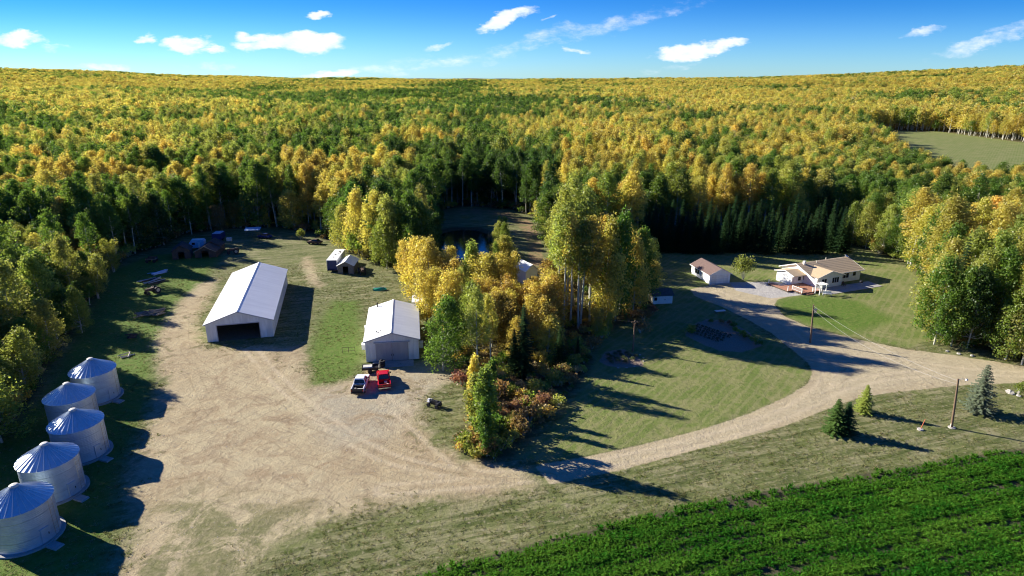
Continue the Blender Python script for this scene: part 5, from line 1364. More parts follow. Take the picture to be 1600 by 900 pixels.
# ---- brown roofed garage
FL, FR = G(1108, 444), G(1137.5, 442.4)
rz, W = frame_from(FL, FR); rz = math.radians(12); W = 5.2; L = 9.0; EV, RD = 2.4, 3.65
t = thing('garage', 'white detached garage with a brown shingle roof beside the round yellow bush', 'garage', FL, rz)
mb = MB(); mb.box(0, W, 0, L, 0, EV); mb.prism([(0, EV + .001), (W, EV + .001), (W / 2, RD - .08)], 'y', 0.0, .12); mb.prism([(0, EV + .001), (W, EV + .001), (W / 2, RD - .08)], 'y', L - .12, L); mb.build('wall', M['siding'], t)
k_ = (RD - EV) / (W / 2); o_ = .35
def gable_shingles(t, x0, x1, y0, y1, ev, rd, m, o=.35, rows=7, fascia='white', th=.09):
    """two roof slopes, each of overlapping shingle courses"""
    xm = (x0 + x1) / 2; k_ = (rd - ev) / (xm - x0)
    for s in (-1, 1):
        xe = x0 - o if s < 0 else x1 + o
        for r in range(rows):
            a0, a1 = r / rows, (r + 1.12) / rows if r < rows - 1 else 1.0
            xa = xe + (xm - xe) * a0; xb = xe + (xm - xe) * a1
            za = ev - k_ * o + (rd - ev + k_ * o) * a0 + .055; zb = ev - k_ * o + (rd - ev + k_ * o) * a1 + .02
            slab(t, 'roof', [(xa, y0 - o, za), (xa, y1 + o, za), (xb, y1 + o, zb), (xb, y0 - o, zb)], .03, m)
        mb = MB(); mb.prism([(xe, ev - k_ * o - .12), (xe, ev - k_ * o + .015), (xm, rd + .015), (xm, rd - .12)], 'y', y0 - o - .04, y0 - o - .001)
        mb.prism([(xe, ev - k_ * o - .12), (xe, ev - k_ * o + .015), (xm, rd + .015), (xm, rd - .12)], 'y', y1 + o + .001, y1 + o + .04); mb.build('fascia', M[fascia], t)
        mb = MB(); xx = xe - .03 if s < 0 else xe; mb.box(xx, xx + .03, y0 - o, y1 + o, ev - k_ * o - .14, ev - k_ * o + .02); mb.build('gutter', M[fascia], t)
gable_shingles(t, 0, W, 0, L, EV, RD, M['shingle_brown'])
mb = MB(); mb.box(.5, W - .5, -.05, -.004, .03, 2.1); gd = mb.build('garage_door', M['shop_white'], t)
for k in range(1, 4):
    mb = MB(); mb.box(.52, W - .52, -.062, -.051, .03 + k * .52 - .015, .03 + k * .52 + .015); mb.build('door_groove', M['trim'], gd)
window(t, (-.003, 6.0, 1.35), (0, -1, 0), 1.9, 1.0, 2)
mb = MB(); mb.box(-.2, W + .3, -.9, -.06, -.03, .05); mb.build('concrete_sill', M['concrete'], t)

# ---- dark roofed shed
p = G(1020, 475.5); t = thing('garden_shed', 'small dark roofed shed with white double doors at the right end of the grove', 'shed', p, math.radians(8))
W, L, EV, RD = 4.3, 3.4, 2.0, 2.9
mb = MB(); mb.box(0, W, 0, L, 0, EV)
for xx in (0, W - .1): mb.add([(xx, 0, EV), (xx, L, EV), (xx, L / 2, RD - .05), (xx + .1, 0, EV), (xx + .1, L, EV), (xx + .1, L / 2, RD - .05)], [(0, 2, 1), (3, 4, 5), (0, 3, 5, 2), (1, 2, 5, 4)])
mb.build('wall', M['siding'], t)
slab(t, 'roof', [(-.25, -.3, EV - .12), (W + .25, -.3, EV - .12), (W + .25, L / 2, RD), (-.25, L / 2, RD)], .08, M['shingle_dark'])
slab(t, 'roof', [(-.25, L / 2 + .004, RD), (W + .25, L / 2 + .004, RD), (W + .25, L + .3, EV - .12), (-.25, L + .3, EV - .12)], .08, M['shingle_dark'])
for k in range(2):
    mb = MB(); a = 1.2 + k * 1.42; mb.box(a, a + 1.38, -.05, -.004, .05, 1.8); d_ = mb.build('door', M['white'], t)
    mb = MB(); hx_ = a + (1.22 if k == 0 else .1); mb.box(hx_, hx_ + .06, -.09, -.051, .85, 1.05); mb.build('handle', M['dark'], d_)
mb = MB(); mb.box(.25, .85, -.04, -.004, .8, 1.5); mb.build('window', M['glass'], t)

# ---- the house
FL = G(1275, 451.8); hrz = math.radians(22)
t = house = thing('farmhouse', 'white bungalow with tan shingle roof, red deck and front gable wing', 'house', FL, hrz)
HW_, y0h, y1h, ev, rd = 15.4, 1.7, 10.8, 2.7, 4.45
mb = MB(); mb.box(0, HW_, y0h, y1h, .0, ev)
for xx in (0, HW_ - .12):
    ym = (y0h + y1h) / 2
    mb.add([(xx, y0h, ev), (xx, y1h, ev), (xx, ym, rd - .08), (xx + .12, y0h, ev), (xx + .12, y1h, ev), (xx + .12, ym, rd - .08)], [(0, 2, 1), (3, 4, 5), (0, 3, 5, 2), (1, 2, 5, 4)])
mb.build('wall', M['siding'], t)
ym = (y0h + y1h) / 2; kk = (rd - ev) / (ym - y0h); ov = .5
for s in (-1, 1):
    ye = y0h - ov if s < 0 else y1h + ov; rows = 9
    for r in range(rows):
        a0, a1 = r / rows, min(1, (r + 1.12) / rows)
        ya = ye + (ym - ye) * a0; yb = ye + (ym - ye) * a1; za = ev - kk * ov + (rd - ev + kk * ov) * a0 + .038; zb = ev - kk * ov + (rd - ev + kk * ov) * a1 + .02
        slab(t, 'roof', [(-ov, ya, za), (HW_ + ov, ya, za), (HW_ + ov, yb, zb), (-ov, yb, zb)], .03, M['shingle_tan'])
    for xx in (-ov - .05, HW_ + ov + .001):
        mb = MB(); mb.add([(xx, ye, ev - kk * ov - .16), (xx, ye, ev - kk * ov + .06), (xx, ym, rd + .05), (xx, ym, rd - .16)] + [(xx + .05, ye, ev - kk * ov - .16), (xx + .05, ye, ev - kk * ov + .06), (xx + .05, ym, rd + .05), (xx + .05, ym, rd - .16)],
               [(0, 1, 2, 3), (7, 6, 5, 4), (0, 4, 5, 1), (1, 5, 6, 2), (2, 6, 7, 3), (3, 7, 4, 0)]); mb.build('fascia', M['white'], t)
    mb = MB(); a_ = ye - .06 if s < 0 else ye + .001; mb.box(-ov, HW_ + ov, a_, a_ + .06, ev - kk * ov - .16, ev - kk * ov + .03); mb.build('gutter', M['white'], t)
# wing with its own gable to the front
WX = 7.7; wr = 3.85
mb = MB(); mb.box(0.01, WX, 0, y0h - .001, 0, ev - .01); mb.prism([(0.01, ev - .009), (WX, ev - .009), (WX / 2, wr - .1)], 'y', 0, .12); mb.build('wing_wall', M['siding'], t)
kw = (wr - ev) / (WX / 2)
ymeet = y0h + (wr - ev) / kk
for s in (-1, 1):
    xe = -.35 if s < 0 else WX + .35; zE = ev - kw * .35
    yE = y0h - ov + (zE - (ev - kk * ov)) / kk
    for r in range(5):
        a0, a1 = r / 5, min(1, (r + 1.12) / 5)
        xa, xb = xe + (WX / 2 - xe) * a0, xe + (WX / 2 - xe) * a1; za, zb = zE + (wr - zE) * a0 + .14, zE + (wr - zE) * a1 + .105
        ya, yb = yE + (ymeet - yE) * a0, yE + (ymeet - yE) * a1
        slab(t, 'wing_roof', [(xa, -.45, za), (xa, ya + .4, za), (xb, yb + .4, zb), (xb, -.45, zb)], .03, M['shingle_tan'])
    mb = MB(); mb.prism([(xe, zE - .08), (xe, zE + .12), (WX / 2, wr + .12), (WX / 2, wr - .08)], 'y', -.50, -.451); mb.build('fascia', M['white'], t)
window(t, (2.1, -.002, 1.55), (1, 0, 0), 1.5, 1.15, 2); window(t, (5.6, -.002, 1.55), (1, 0, 0), 2.0, 1.25, 3)
window(t, (10.3, y0h - .002, 1.6), (1, 0, 0), 2.6, 1.3, 3); window(t, (13.4, y0h - .002, 1.7), (1, 0, 0), 1.0, 1.0, 1)
window(t, (-.002, 4.4, 1.6), (0, -1, 0), 1.2, 1.0, 2); window(t, (HW_ + .002, 5, 1.6), (0, 1, 0), 1.2, 1.0, 2)
mb = MB(); mb.box(8.0, 8.95, y0h - .06, y0h - .003, .15, 2.15); mb.build('door', M['dark'], t)
for (xx, yy) in ((5.2, 5.6), (9.6, 7.0)):
    mb = MB(); z_ = rd - abs(yy - ym) * kk; mb.tube([(xx, yy, z_ - .1), (xx, yy, z_ + .5)], .09, 8); mb.build('vent_pipe', M['cream'], t)
mb = MB(); mb.lathe([(.02, 0), (.3, .06), (.5, .2), (.47, .21), (.28, .09), (.02, .03)], 14); mb.build('roof_dome', M['white'], t, loc=(HW_ - .2, ym, rd + .12), rot=(.5, .3, 0))
mb = MB(); mb.box(1.2, 1.75, ym - .8, ym - .3, rd - .5, rd + .55); mb.build('chimney', M['white'], t)
# entry porch with low roof on the left side
slab(t, 'porch_roof', [(-3.8, 3.2, 2.5), (-.02, 3.2, 2.5), (-.02, 6.0, 3.25), (-3.8, 6.0, 3.25)], .10, M['shingle_tan'])
slab(t, 'porch_roof', [(-3.8, 6.004, 3.25), (-.02, 6.004, 3.25), (-.02, 9.2, 2.5), (-3.8, 9.2, 2.5)], .10, M['shingle_tan'])
mb = MB(); mb.box(-3.4, -.003, 4.0, 8.8, 0, 2.5); mb.add([(-3.4, 4, 2.5), (-3.4, 8.8, 2.5), (-3.4, 6, 3.1), (-3.3, 4, 2.5), (-3.3, 8.8, 2.5), (-3.3, 6, 3.1)], [(0, 2, 1), (3, 4, 5), (0, 3, 5, 2), (1, 2, 5, 4)]); mb.build('porch_wall', M['siding'], t)
mb = MB(); mb.add([(-3.86, 3.1, 2.36), (-3.86, 3.1, 2.55), (-3.86, 6.0, 3.32), (-3.86, 9.3, 2.5), (-3.86, 9.3, 2.32), (-3.86, 6.0, 3.12)] + [(-3.805, a, b) for a, b in ((3.1, 2.36), (3.1, 2.55), (6.0, 3.32), (9.3, 2.5), (9.3, 2.32), (6.0, 3.12))],
       [(0, 1, 2, 5), (5, 2, 3, 4), (6, 11, 8, 7), (11, 10, 9, 8), (0, 6, 7, 1), (1, 7, 8, 2), (2, 8, 9, 3), (3, 9, 10, 4), (4, 10, 11, 5), (5, 11, 6, 0)]); mb.build('fascia', M['white'], t)
window(t, (-1.2, 3.998, 1.5), (1, 0, 0), .9, .9, 1)
mb = MB(); mb.box(-2.9, -2.0, 3.94, 3.997, .35, 2.3); mb.build('door', M['white'], t)
# deck, its boards and white railing
dk = thing('deck', 'red brown timber deck with white posts at the left side of the bungalow', 'deck', FL, hrz)
nb = 22
for k in range(nb):
    w_ = 5.9 / nb; mb = MB(); mb.box(-6.2, -.02, -1.9 + k * w_ + .012, -1.9 + (k + 1) * w_ - .012, .32, .37); mb.build('deck_board', M['deck'], dk)
for k in range(5):
    w_ = 1.6 / 5; mb = MB(); mb.box(-7.8 + k * w_ + .012, -7.8 + (k + 1) * w_ - .012, .6, 6.8, .30, .345); mb.build('deck_board', M['deck'], dk)
mb = MB(); mb.box(-6.15, -.1, -1.85, 3.9, .0, .318); mb.box(-7.75, -6.25, .7, 6.7, .0, .298); mb.build('deck_frame', M['oldwood'], dk)
for k in range(2):
    mb = MB(); mb.box(-5.2, -3.2, -2.5 + k * .3, -1.92 if k else -2.2, .0, .12 + k * .1); mb.build('step', M['deck'], dk)
for (xx, yy) in ((-6.1, -1.8), (-6.1, 1.0), (-3.0, -1.8), (-.2, -1.8), (-7.7, 6.6), (-7.7, .7)):
    mb = MB(); mb.box(xx - .06, xx + .06, yy - .06, yy + .06, .37, 1.4); mb.build('post', M['white'], dk)
for a, b in (((-3.0, -1.8), (-.2, -1.8)), ((-6.1, -1.8), (-6.1, 1.0)),):
    mb = MB(); mb.tube([(*a, 1.32), (*b, 1.32)], .045, 5); mb.tube([(*a, .55), (*b, .55)], .035, 5)
    n_ = 12
    for k in range(1, n_): q = [a[i] + (b[i] - a[i]) * k / n_ for i in (0, 1)]; mb.box(q[0] - .02, q[0] + .02, q[1] - .02, q[1] + .02, .55, 1.32)
    mb.build('railing', M['white'], dk)
p = house.matrix_basis @ Vector((-4.2, 1.4, .37))
t = thing('patio_table', 'dark patio table standing on the red deck', 'table', (p.x, p.y, .37), hrz)
mb = MB(); mb.lathe([(.02, .70), (.6, .70), (.6, .74), (.02, .745)], 16); mb.build('tabletop', M['blackplastic'], t)
for k in range(4): mb = MB(); c_, s_ = math.cos(k * PI / 2 + .7) * .4, math.sin(k * PI / 2 + .7) * .4; mb.tube([(c_, s_, 0), (c_, s_, .70)], .025, 5); mb.build('leg', M['blackplastic'], t)
p = G(1282, 459.5)
t = thing('garden_arbour', 'white timber arbour frame at the corner of the bungalow', 'arbour', (p.x, p.y, 0), hrz)
for (xx, yy) in ((-.9, -.5), (.9, -.5), (-.9, .7), (.9, .7)):
    mb = MB(); mb.box(xx - .07, xx + .07, yy - .07, yy + .07, 0, 2.2); mb.build('post', M['white'], t)
for yy in (-.5, .7): mb = MB(); mb.box(-1.25, 1.25, yy - .05, yy + .05, 2.202, 2.36); mb.build('beam', M['white'], t)
for k in range(5): mb = MB(); mb.box(-1.0 + k * .5 - .04, -1.0 + k * .5 + .04, -.8, 1.0, 2.362, 2.45); mb.build('slat', M['white'], t)
p = G(1292, 462)
t = thing('garden_bench', 'white garden bench on the lawn before the bungalow', 'bench', (p.x, p.y, 0), hrz - .5)
mb = MB(); mb.box(-.9, .9, -.25, .25, .42, .48); mb.build('seat', M['white'], t)
mb = MB(); mb.box(-.9, .9, .22, .28, .55, .95); mb.build('backrest', M['white'], t)
for (a, b) in ((-.8, -.2), (.8, -.2), (-.8, .25), (.8, .25)): mb = MB(); mb.box(a - .04, a + .04, b - .04, b + .04, 0, .42 if b < 0 else .9); mb.build('leg', M['white'], t)
# patio slabs before the house
pt = thing('patio', 'grey concrete slab patio along the front of the bungalow', 'patio', FL, hrz)
for i in range(12):
    for j in range(3):
        mb = MB(); mb.box(.4 + i * 1.3, .4 + i * 1.3 + 1.28, -4.1 + j * 1.3 + .0, -4.1 + j * 1.3 + 1.28, -.02, .055); mb.build('paving_slab', M['concrete'], pt)
for (u, v, c, lb) in ((1345, 446, 'blackplastic', 'round dark barbecue at the right end of the patio'), (1318, 447, 'rust', 'brown patio chair beside the bungalow wing')):
    p = G(u, v); t = thing('barbecue' if c == 'blackplastic' else 'patio_chair', lb, 'barbecue' if c == 'blackplastic' else 'chair', (p.x, p.y, .055), hrz)
    if c == 'blackplastic':
        mb = MB(); mb.lathe([(.02, .55), (.28, .62), (.4, .85), (.36, 1.05), (.02, 1.2)], 14); mb.build('bowl', M[c], t)
        for k in range(3): mb = MB(); a_ = k * 2.09; mb.tube([(math.cos(a_) * .4, math.sin(a_) * .4, 0), (math.cos(a_) * .2, math.sin(a_) * .2, .64)], .02, 5); mb.build('leg', M['rim'], t)
    else:
        mb = MB(); mb.box(-.3, .3, -.3, .3, .42, .48); mb.build('seat', M[c], t); mb = MB(); mb.box(-.3, .3, .26, .32, .48, 1.0); mb.build('backrest', M[c], t)
        for (a, b) in ((-.26, -.26), (.26, -.26), (-.26, .26), (.26, .26)): mb = MB(); mb.box(a - .03, a + .03, b - .03, b + .03, 0, .42); mb.build('leg', M[c], t)

# ---- white roofed hut in the grove
p = G(823, 441); t = thing('garden_hut', 'small hut with a bright white roof hidden in the trees by the pond path', 'hut', (p.x, p.y, 0), math.radians(30))
hr_ = top_h(823, 441, 409)
mb = MB(); mb.box(-1.5, 1.5, -2.2, 2.2, 0, hr_ - 1.35); mb.prism([(-1.5, hr_ - 1.349), (1.5, hr_ - 1.349), (0, hr_ - .1)], 'y', -2.2, -2.1); mb.build('wall', M['siding'], t)
slab(t, 'roof', [(-1.9, -2.6, hr_ - 1.55), (0, -2.6, hr_), (0, 2.6, hr_), (-1.9, 2.6, hr_ - 1.55)], .07, M['roof_white']); slab(t, 'roof', [(.004, -2.6, hr_), (1.9, -2.6, hr_ - 1.55), (1.9, 2.6, hr_ - 1.55), (.004, 2.6, hr_)], .07, M['roof_white'])
mb = MB(); mb.box(-.45, .45, -2.26, -2.203, .1, 2.0); mb.build('door', M['dark'], t)

# ---- long white box trailer and the small plank shed
p = G(511.5, 425.5); t = thing('box_trailer', 'long white box trailer with a dark open end next to the small plank shed', 'trailer', (p.x, p.y, 0), math.radians(3))
W, L = 2.5, 10.5
mb = MB(); mb.box(0, .06, 0, L, .55, 3.0); mb.build('wall', M['white'], t); mb = MB(); mb.box(W - .06, W, 0, L, .55, 3.0); mb.build('wall', M['white'], t)
mb = MB(); mb.box(.06, W - .06, L - .06, L, .55, 3.0); mb.build('wall', M['white'], t)
mb = MB(); mb.box(0, W, 0, L, .40, .548); mb.build('floor', M['oldwood'], t)
mb = MB(); mb.box(-.05, W + .05, -.05, L + .05, 3.002, 3.10); mb.build('roof', M['roof_white'], t)
mb = MB(); mb.box(.1, W - .1, .5, .56, .55, 2.9); mb.build('inner_door', M['darkblue'], t)
for (a, b, w_) in ((1.4, 8.0, .5), (1.9, 7.0, .25), (1.0, 5.0, .35), (1.1, 2.6, .28), (1.7, 6.2, .2)): mb = MB(); mb.box(a, a + w_, b, b + w_, 3.10, 3.20, tx=.03, ty=.03); mb.build('roof_vent', M['dark'], t)
for s in (0, 1):
    for yy in (4.6, 5.6): mb = MB(); mb.tube([(.05 + s * 2.15, yy, .4), (.3 + s * 2.15, yy, .4)], .4, 14); mb.build('wheel', M['tyre'], t)
def plank_shed(label, u, v, rz, W, L, EV, RD, roofm, wallm, nb=14, door=True):
    p = G(u, v); t = thing('plank_shed', label, 'shed', (p.x, p.y, 0), rz)
    zt = lambda s: EV - .04 + (RD - EV) * (1 - abs(s - W / 2) / (W / 2))
    d0, d1 = W * .33, W * .66
    wall_panels(t, (0, 0), (d0, 0), 0.0, zt, nb // 3, M[wallm], 'plank', .05, 0)
    wall_panels(t, (d1, 0), (W, 0), 0.0, lambda s: zt(s + d1), nb // 3, M[wallm], 'plank', .05, 0)
    wall_panels(t, (d0, 0), (d1, 0), 1.9, lambda s: zt(s + d0), nb // 3, M[wallm], 'plank', .05, 0)
    wall_panels(t, (W, 0), (W, L), 0.0, lambda s: EV - .04, nb, M[wallm], 'plank', .05, 0)
    wall_panels(t, (0, L), (0, 0), 0.0, lambda s: EV - .04, nb, M[wallm], 'plank', .05, 0)
    wall_panels(t, (W, L), (0, L), 0.0, zt, nb, M[wallm], 'plank', .05, 0)
    o = .25; k_ = (RD - EV) / (W / 2)
    slab(t, 'roof', [(-o, -o, EV - k_ * o + .06), (W / 2, -o, RD + .06), (W / 2, L + o, RD + .06), (-o, L + o, EV - k_ * o + .06)], .06, M[roofm])
    slab(t, 'roof', [(W / 2 + .003, -o, RD + .06), (W + o, -o, EV - k_ * o + .06), (W + o, L + o, EV - k_ * o + .06), (W / 2 + .003, L + o, RD + .06)], .06, M[roofm])
    return t
plank_shed('small plank shed with a white metal gable roof and dark doorway', 528, 428, math.radians(2), 3.9, 6.2, 2.1, 3.1, 'roof_white', 'greywood')
M['oldroof'] = mat('old_dark_roof', (0.07, 0.055, 0.05), .9, 0, (.04, .035, .03), 2, bump=.5)
plank_shed('dark old plank shed, leftmost of the three at the forest edge', 270, 406, math.radians(20), 4.4, 5.0, 2.2, 3.7, 'oldroof', 'oldwood')
a_ = plank_shed('dark old plank shed with pale gable edges, nearest of the three', 305, 403, math.radians(6), 5.4, 4.5, 1.7, 3.0, 'oldroof', 'oldwood')
mb = MB(); 
for s in (-1, 1):
    xe = -.27 if s < 0 else 5.67
    mb.prism([(xe, 1.50), (xe, 1.68), (2.7, 3.10), (2.7, 2.95)], 'y', -.31, -.255)
mb.build('gable_trim', M['log'], a_)
plank_shed('dark old plank shed half hidden behind the pale gabled one', 318, 396, math.radians(8), 4.6, 4.0, 2.0, 3.3, 'oldroof', 'oldwood')
# camper, truck boxes and other things parked at the forest edge
p = G(297, 391); t = thing('camper', 'pale blue camper parked behind the dark old sheds', 'camper', (p.x, p.y, 0), math.radians(12))
mb = MB(); mb.prism([(0, .6), (0, 2.1), (.5, 2.6), (3.6, 2.7), (3.9, 2.3), (3.9, .6)], 'y', 0, 2.3); mb.build('body', M['blue'], t)
mb = MB(); mb.box(.5, 3.5, .05, 2.25, 2.70, 2.76); mb.build('roof', M['white'], t)
mb = MB(); mb.box(.7, 1.5, -.03, -.003, 1.5, 2.1); mb.build('window', M['glass'], t); mb = MB(); mb.box(2.2, 2.8, -.03, -.003, .7, 2.2); mb.build('door', M['white'], t)
for s in (.1, 2.0): mb = MB(); mb.tube([(2, s, .32), (2, s + .2, .32)], .32, 12); mb.build('wheel', M['tyre'], t)
p = G(332, 377); t = thing('truck_box', 'dark blue truck box with a pale flat roof at the forest edge', 'truck box', (p.x, p.y, 0), math.radians(4))
mb = MB(); mb.box(0, 2.6, 0, 3.6, .5, 2.2); mb.build('body', M['darkblue'], t); mb = MB(); mb.box(.15, 2.45, .15, 3.4, 2.202, 2.3); mb.build('roof', M['blue'], t)
for s in (.1, 2.25): mb = MB(); mb.tube([(s, 1.8, .4), (s + .25, 1.8, .4)], .4, 12); mb.build('wheel', M['tyre'], t)
p = G(354, 377); t = thing('freezer', 'small white old chest freezer standing at the forest edge', 'freezer', (p.x, p.y, 0), .1)
mb = MB(); mb.box(0, 1.4, 0, .8, 0, .85); mb.build('body', M['cream'], t); mb = MB(); mb.box(-.02, 1.42, -.02, .82, .853, .95); mb.build('lid', M['white'], t)
p = G(384, 371); t = thing('lean_to', 'open lean-to with a long pale blue roof under the trees', 'shelter', (p.x, p.y, 0), math.radians(10))
for (a, b) in ((.1, .1), (3.9, .1), (.1, 2), (3.9, 2), (2, .1)): mb = MB(); mb.tube([(a, b, 0), (a, b, 2.2 + (.1 * b))], .07, 6); mb.build('post', M['greywood'], t)
slab(t, 'roof', [(-.2, -.3, 2.2), (4.3, -.3, 2.2), (4.3, 2.4, 2.55), (-.2, 2.4, 2.55)], .08, M['blue'])
def small_car(label, u, v, rz, paint, k=1.0):
    p = G(u, v); t = thing('old_car', label, 'car', (p.x, p.y, 0), rz)
    mb = MB(); mb.prism([(-2.1, .4), (-2.1, .85), (-1.4, .95), (1.0, .95), (2.0, .8), (2.1, .4)], 'x', -.85, .85); mb.v = [(a, b, c) for a, b, c in mb.v]; mb.build('body', M[paint], t)
    mb = MB(); mb.hexa([(-.78, -1.3, .951), (.78, -1.3, .951), (.78, .95, .951), (-.78, .95, .951), (-.6, -.9, 1.4), (.6, -.9, 1.4), (.6, .3, 1.4), (-.6, .3, 1.4)]); mb.build('cabin', M['glass'], t)
    mb = MB(); mb.box(-.6, .6, -.88, .28, 1.402, 1.45); mb.build('cabin_roof', M[paint], t)
    for s in (-1, 1):
        for yy in (-1.3, 1.3): mb = MB(); mb.tube([(s * .78 - .1, yy, .32), (s * .78 + .1, yy, .32)], .32, 12); mb.build('wheel', M['tyre'], t)
small_car('dark blue old car parked at the forest edge beside the lean-to', 414, 372, math.radians(70), 'darkblue')
small_car('dark rusty car parked under the trees left of the box trailer', 492, 381, math.radians(80), 'rust')
# old tractor / machinery
def tractor(label, u, v, rz, m='rust'):
    p = G(u, v); t = thing('tractor', label, 'tractor', (p.x, p.y, 0), rz)
    mb = MB(); mb.box(-.35, .35, -.2, 1.7, .75, 1.35, tx=.05); mb.box(-.4, .4, -1.0, -.2, .6, 1.1); mb.build('body', M[m], t)
    mb = MB(); mb.box(-.25, .25, -.9, -.5, 1.1, 1.2); mb.box(-.25, .25, -.95, -.88, 1.2, 1.55); mb.build('seat', M['blackplastic'], t)
    mb = MB(); mb.tube([(0, -.1, 1.3), (0, -.35, 1.6)], .03, 6); mb.build('steering_wheel', M['blackplastic'], t)
    mb = MB(); mb.tube([(.1, 1.0, 1.3), (.1, 1.0, 2.0)], .05, 6); mb.build('exhaust', M['rust'], t)
    for s in (-1, 1):
        mb = MB(); mb.tube([(s * .75 - .18, -.6, .72), (s * .75 + .18, -.6, .72)], .72, 18); wl = mb.build('wheel', M['tyre'], t); mb = MB(); mb.tube([(s * .95 - .03, -.6, .72), (s * .95 + .03, -.6, .72)], .4, 12); mb.build('rim', M['rim'], wl)
        mb = MB(); mb.tube([(s * .6 - .1, 1.4, .38), (s * .6 + .1, 1.4, .38)], .38, 14); mb.build('wheel', M['tyre'], t)
tractor('rusty dark tractor between the old sheds and the long white shed', 366, 396, math.radians(110))
tractor('small dark tractor in the junk row left of the long white shed', 240, 458, math.radians(150))
tractor('dark tractor parked beside the small plank shed', 566, 427, math.radians(200))
p = G(228, 411); t = thing('wagon', 'dark flat wagon standing in the shade at the left forest edge', 'wagon', (p.x, p.y, 0), .1)
mb = MB(); mb.box(0, 2.4, 0, 1.6, .8, .95); mb.build('bed', M['greywood'], t); mb = MB(); mb.box(0, 2.4, 0, .05, .951, 1.35); mb.box(0, 2.4, 1.55, 1.6, .951, 1.35); mb.build('side_board', M['oldwood'], t)
for a in (.3, 2.1):
    for b in (-.1, 1.5): mb = MB(); mb.tube([(a, b, .4), (a, b + .2, .4)], .4, 12); mb.build('wheel', M['tyre'], t)
# piles: pipes, beams, logs
def pile(name, piece, label, cat, u, v, n, Lr_, r_, m, spread, rz, lay=.35, hz=.5):
    p = G(u, v); t = thing(name, label, cat, (p.x, p.y, 0), rz)
    for i in range(n):
        L_ = random.uniform(*Lr_); x_ = random.uniform(-spread, spread); z_ = r_ + random.uniform(0, hz) * (1 - abs(x_) / (spread * 1.3)); a = random.gauss(0, lay)
        mb = MB(); rr_ = r_ * random.uniform(.7, 1.25)
        mb.tube([(-L_ / 2, 0, 0), (0, random.uniform(-.05, .05), 0), (L_ / 2, 0, 0)], [rr_, rr_ * .95, rr_ * .85], 7)
        mb.build(piece, M[m if isinstance(m, str) else random.choice(m)], t, loc=(random.uniform(-.4, .4), x_, z_), rot=(0, random.gauss(0, .06), a))
    return t
pile('pipe_stack', 'pipe', 'stack of pale blue pipes at the top of the junk row', 'pipes', 248, 427, 9, (3.4, 4.4), .10, 'blue', 1.0, math.radians(62), .05, .4)
pile('beam_stack', 'beam', 'stack of dark steel beams and posts below the pale pipes', 'beams', 240, 440, 12, (3.5, 5.0), .10, ['rust', 'trim', 'oldwood'], 2.6, math.radians(62), .08, .3)
pile('log_pile', 'log', 'long tangled pile of grey and brown logs on the left grass', 'log pile', 246, 491, 14, (2.0, 3.2), .17, ['log', 'greywood', 'log', 'palelog'], 1.6, math.radians(40), .5, .8)
pile('log_pile', 'log', 'left end of the grey log pile, mostly dark thin logs', 'log pile', 224, 494, 12, (2.0, 3.2), .14, ['log', 'greywood', 'greywood'], 1.9, math.radians(35), .4, .6)
pile('timber_stack', 'beam', 'two or three pale timbers lying on the shaded grass above the bins', 'timber', 198, 556, 4, (2.0, 3.0), .12, 'palelog', 1.1, math.radians(60), .35, .15)
pile('scrap_pile', 'scrap_bar', 'dark rusty scrap heap between log pile and pale timbers', 'scrap', 207, 528, 14, (.8, 1.8), .10, 'rust', 1.2, math.radians(20), 1.5, .7)
# overturned green boat on the grass
p = G(593, 453); t = thing('rowing_boat', 'green overturned boat on the grass behind the workshop', 'boat', (p.x, p.y, 0), math.radians(8))
mb = MB(); secs = [(-1.5, .25, .25), (-1.1, .62, .5), (0, .75, .62), (.9, .6, .55), (1.6, .05, .3)]; vs = []; fs = []
for (xx, w_, h_) in secs:
    for k in range(9): a = PI * k / 8; vs.append((xx, w_ * math.cos(a), .02 + h_ * math.sin(a) ** .7))
for i in range(4):
    for k in range(8): fs.append((i * 9 + k, i * 9 + k + 1, i * 9 + 10 + k, i * 9 + 9 + k))
fs.append(tuple(range(9))); fs.append(tuple(range(36, 45))[::-1]); mb.add(vs, fs); mb.build('hull', M['greenplastic'], t, smooth=True)
mb = MB(); mb.box(-1.5, 1.4, -.04, .04, .58, .68); mb.build('keel', M['cream'], t)

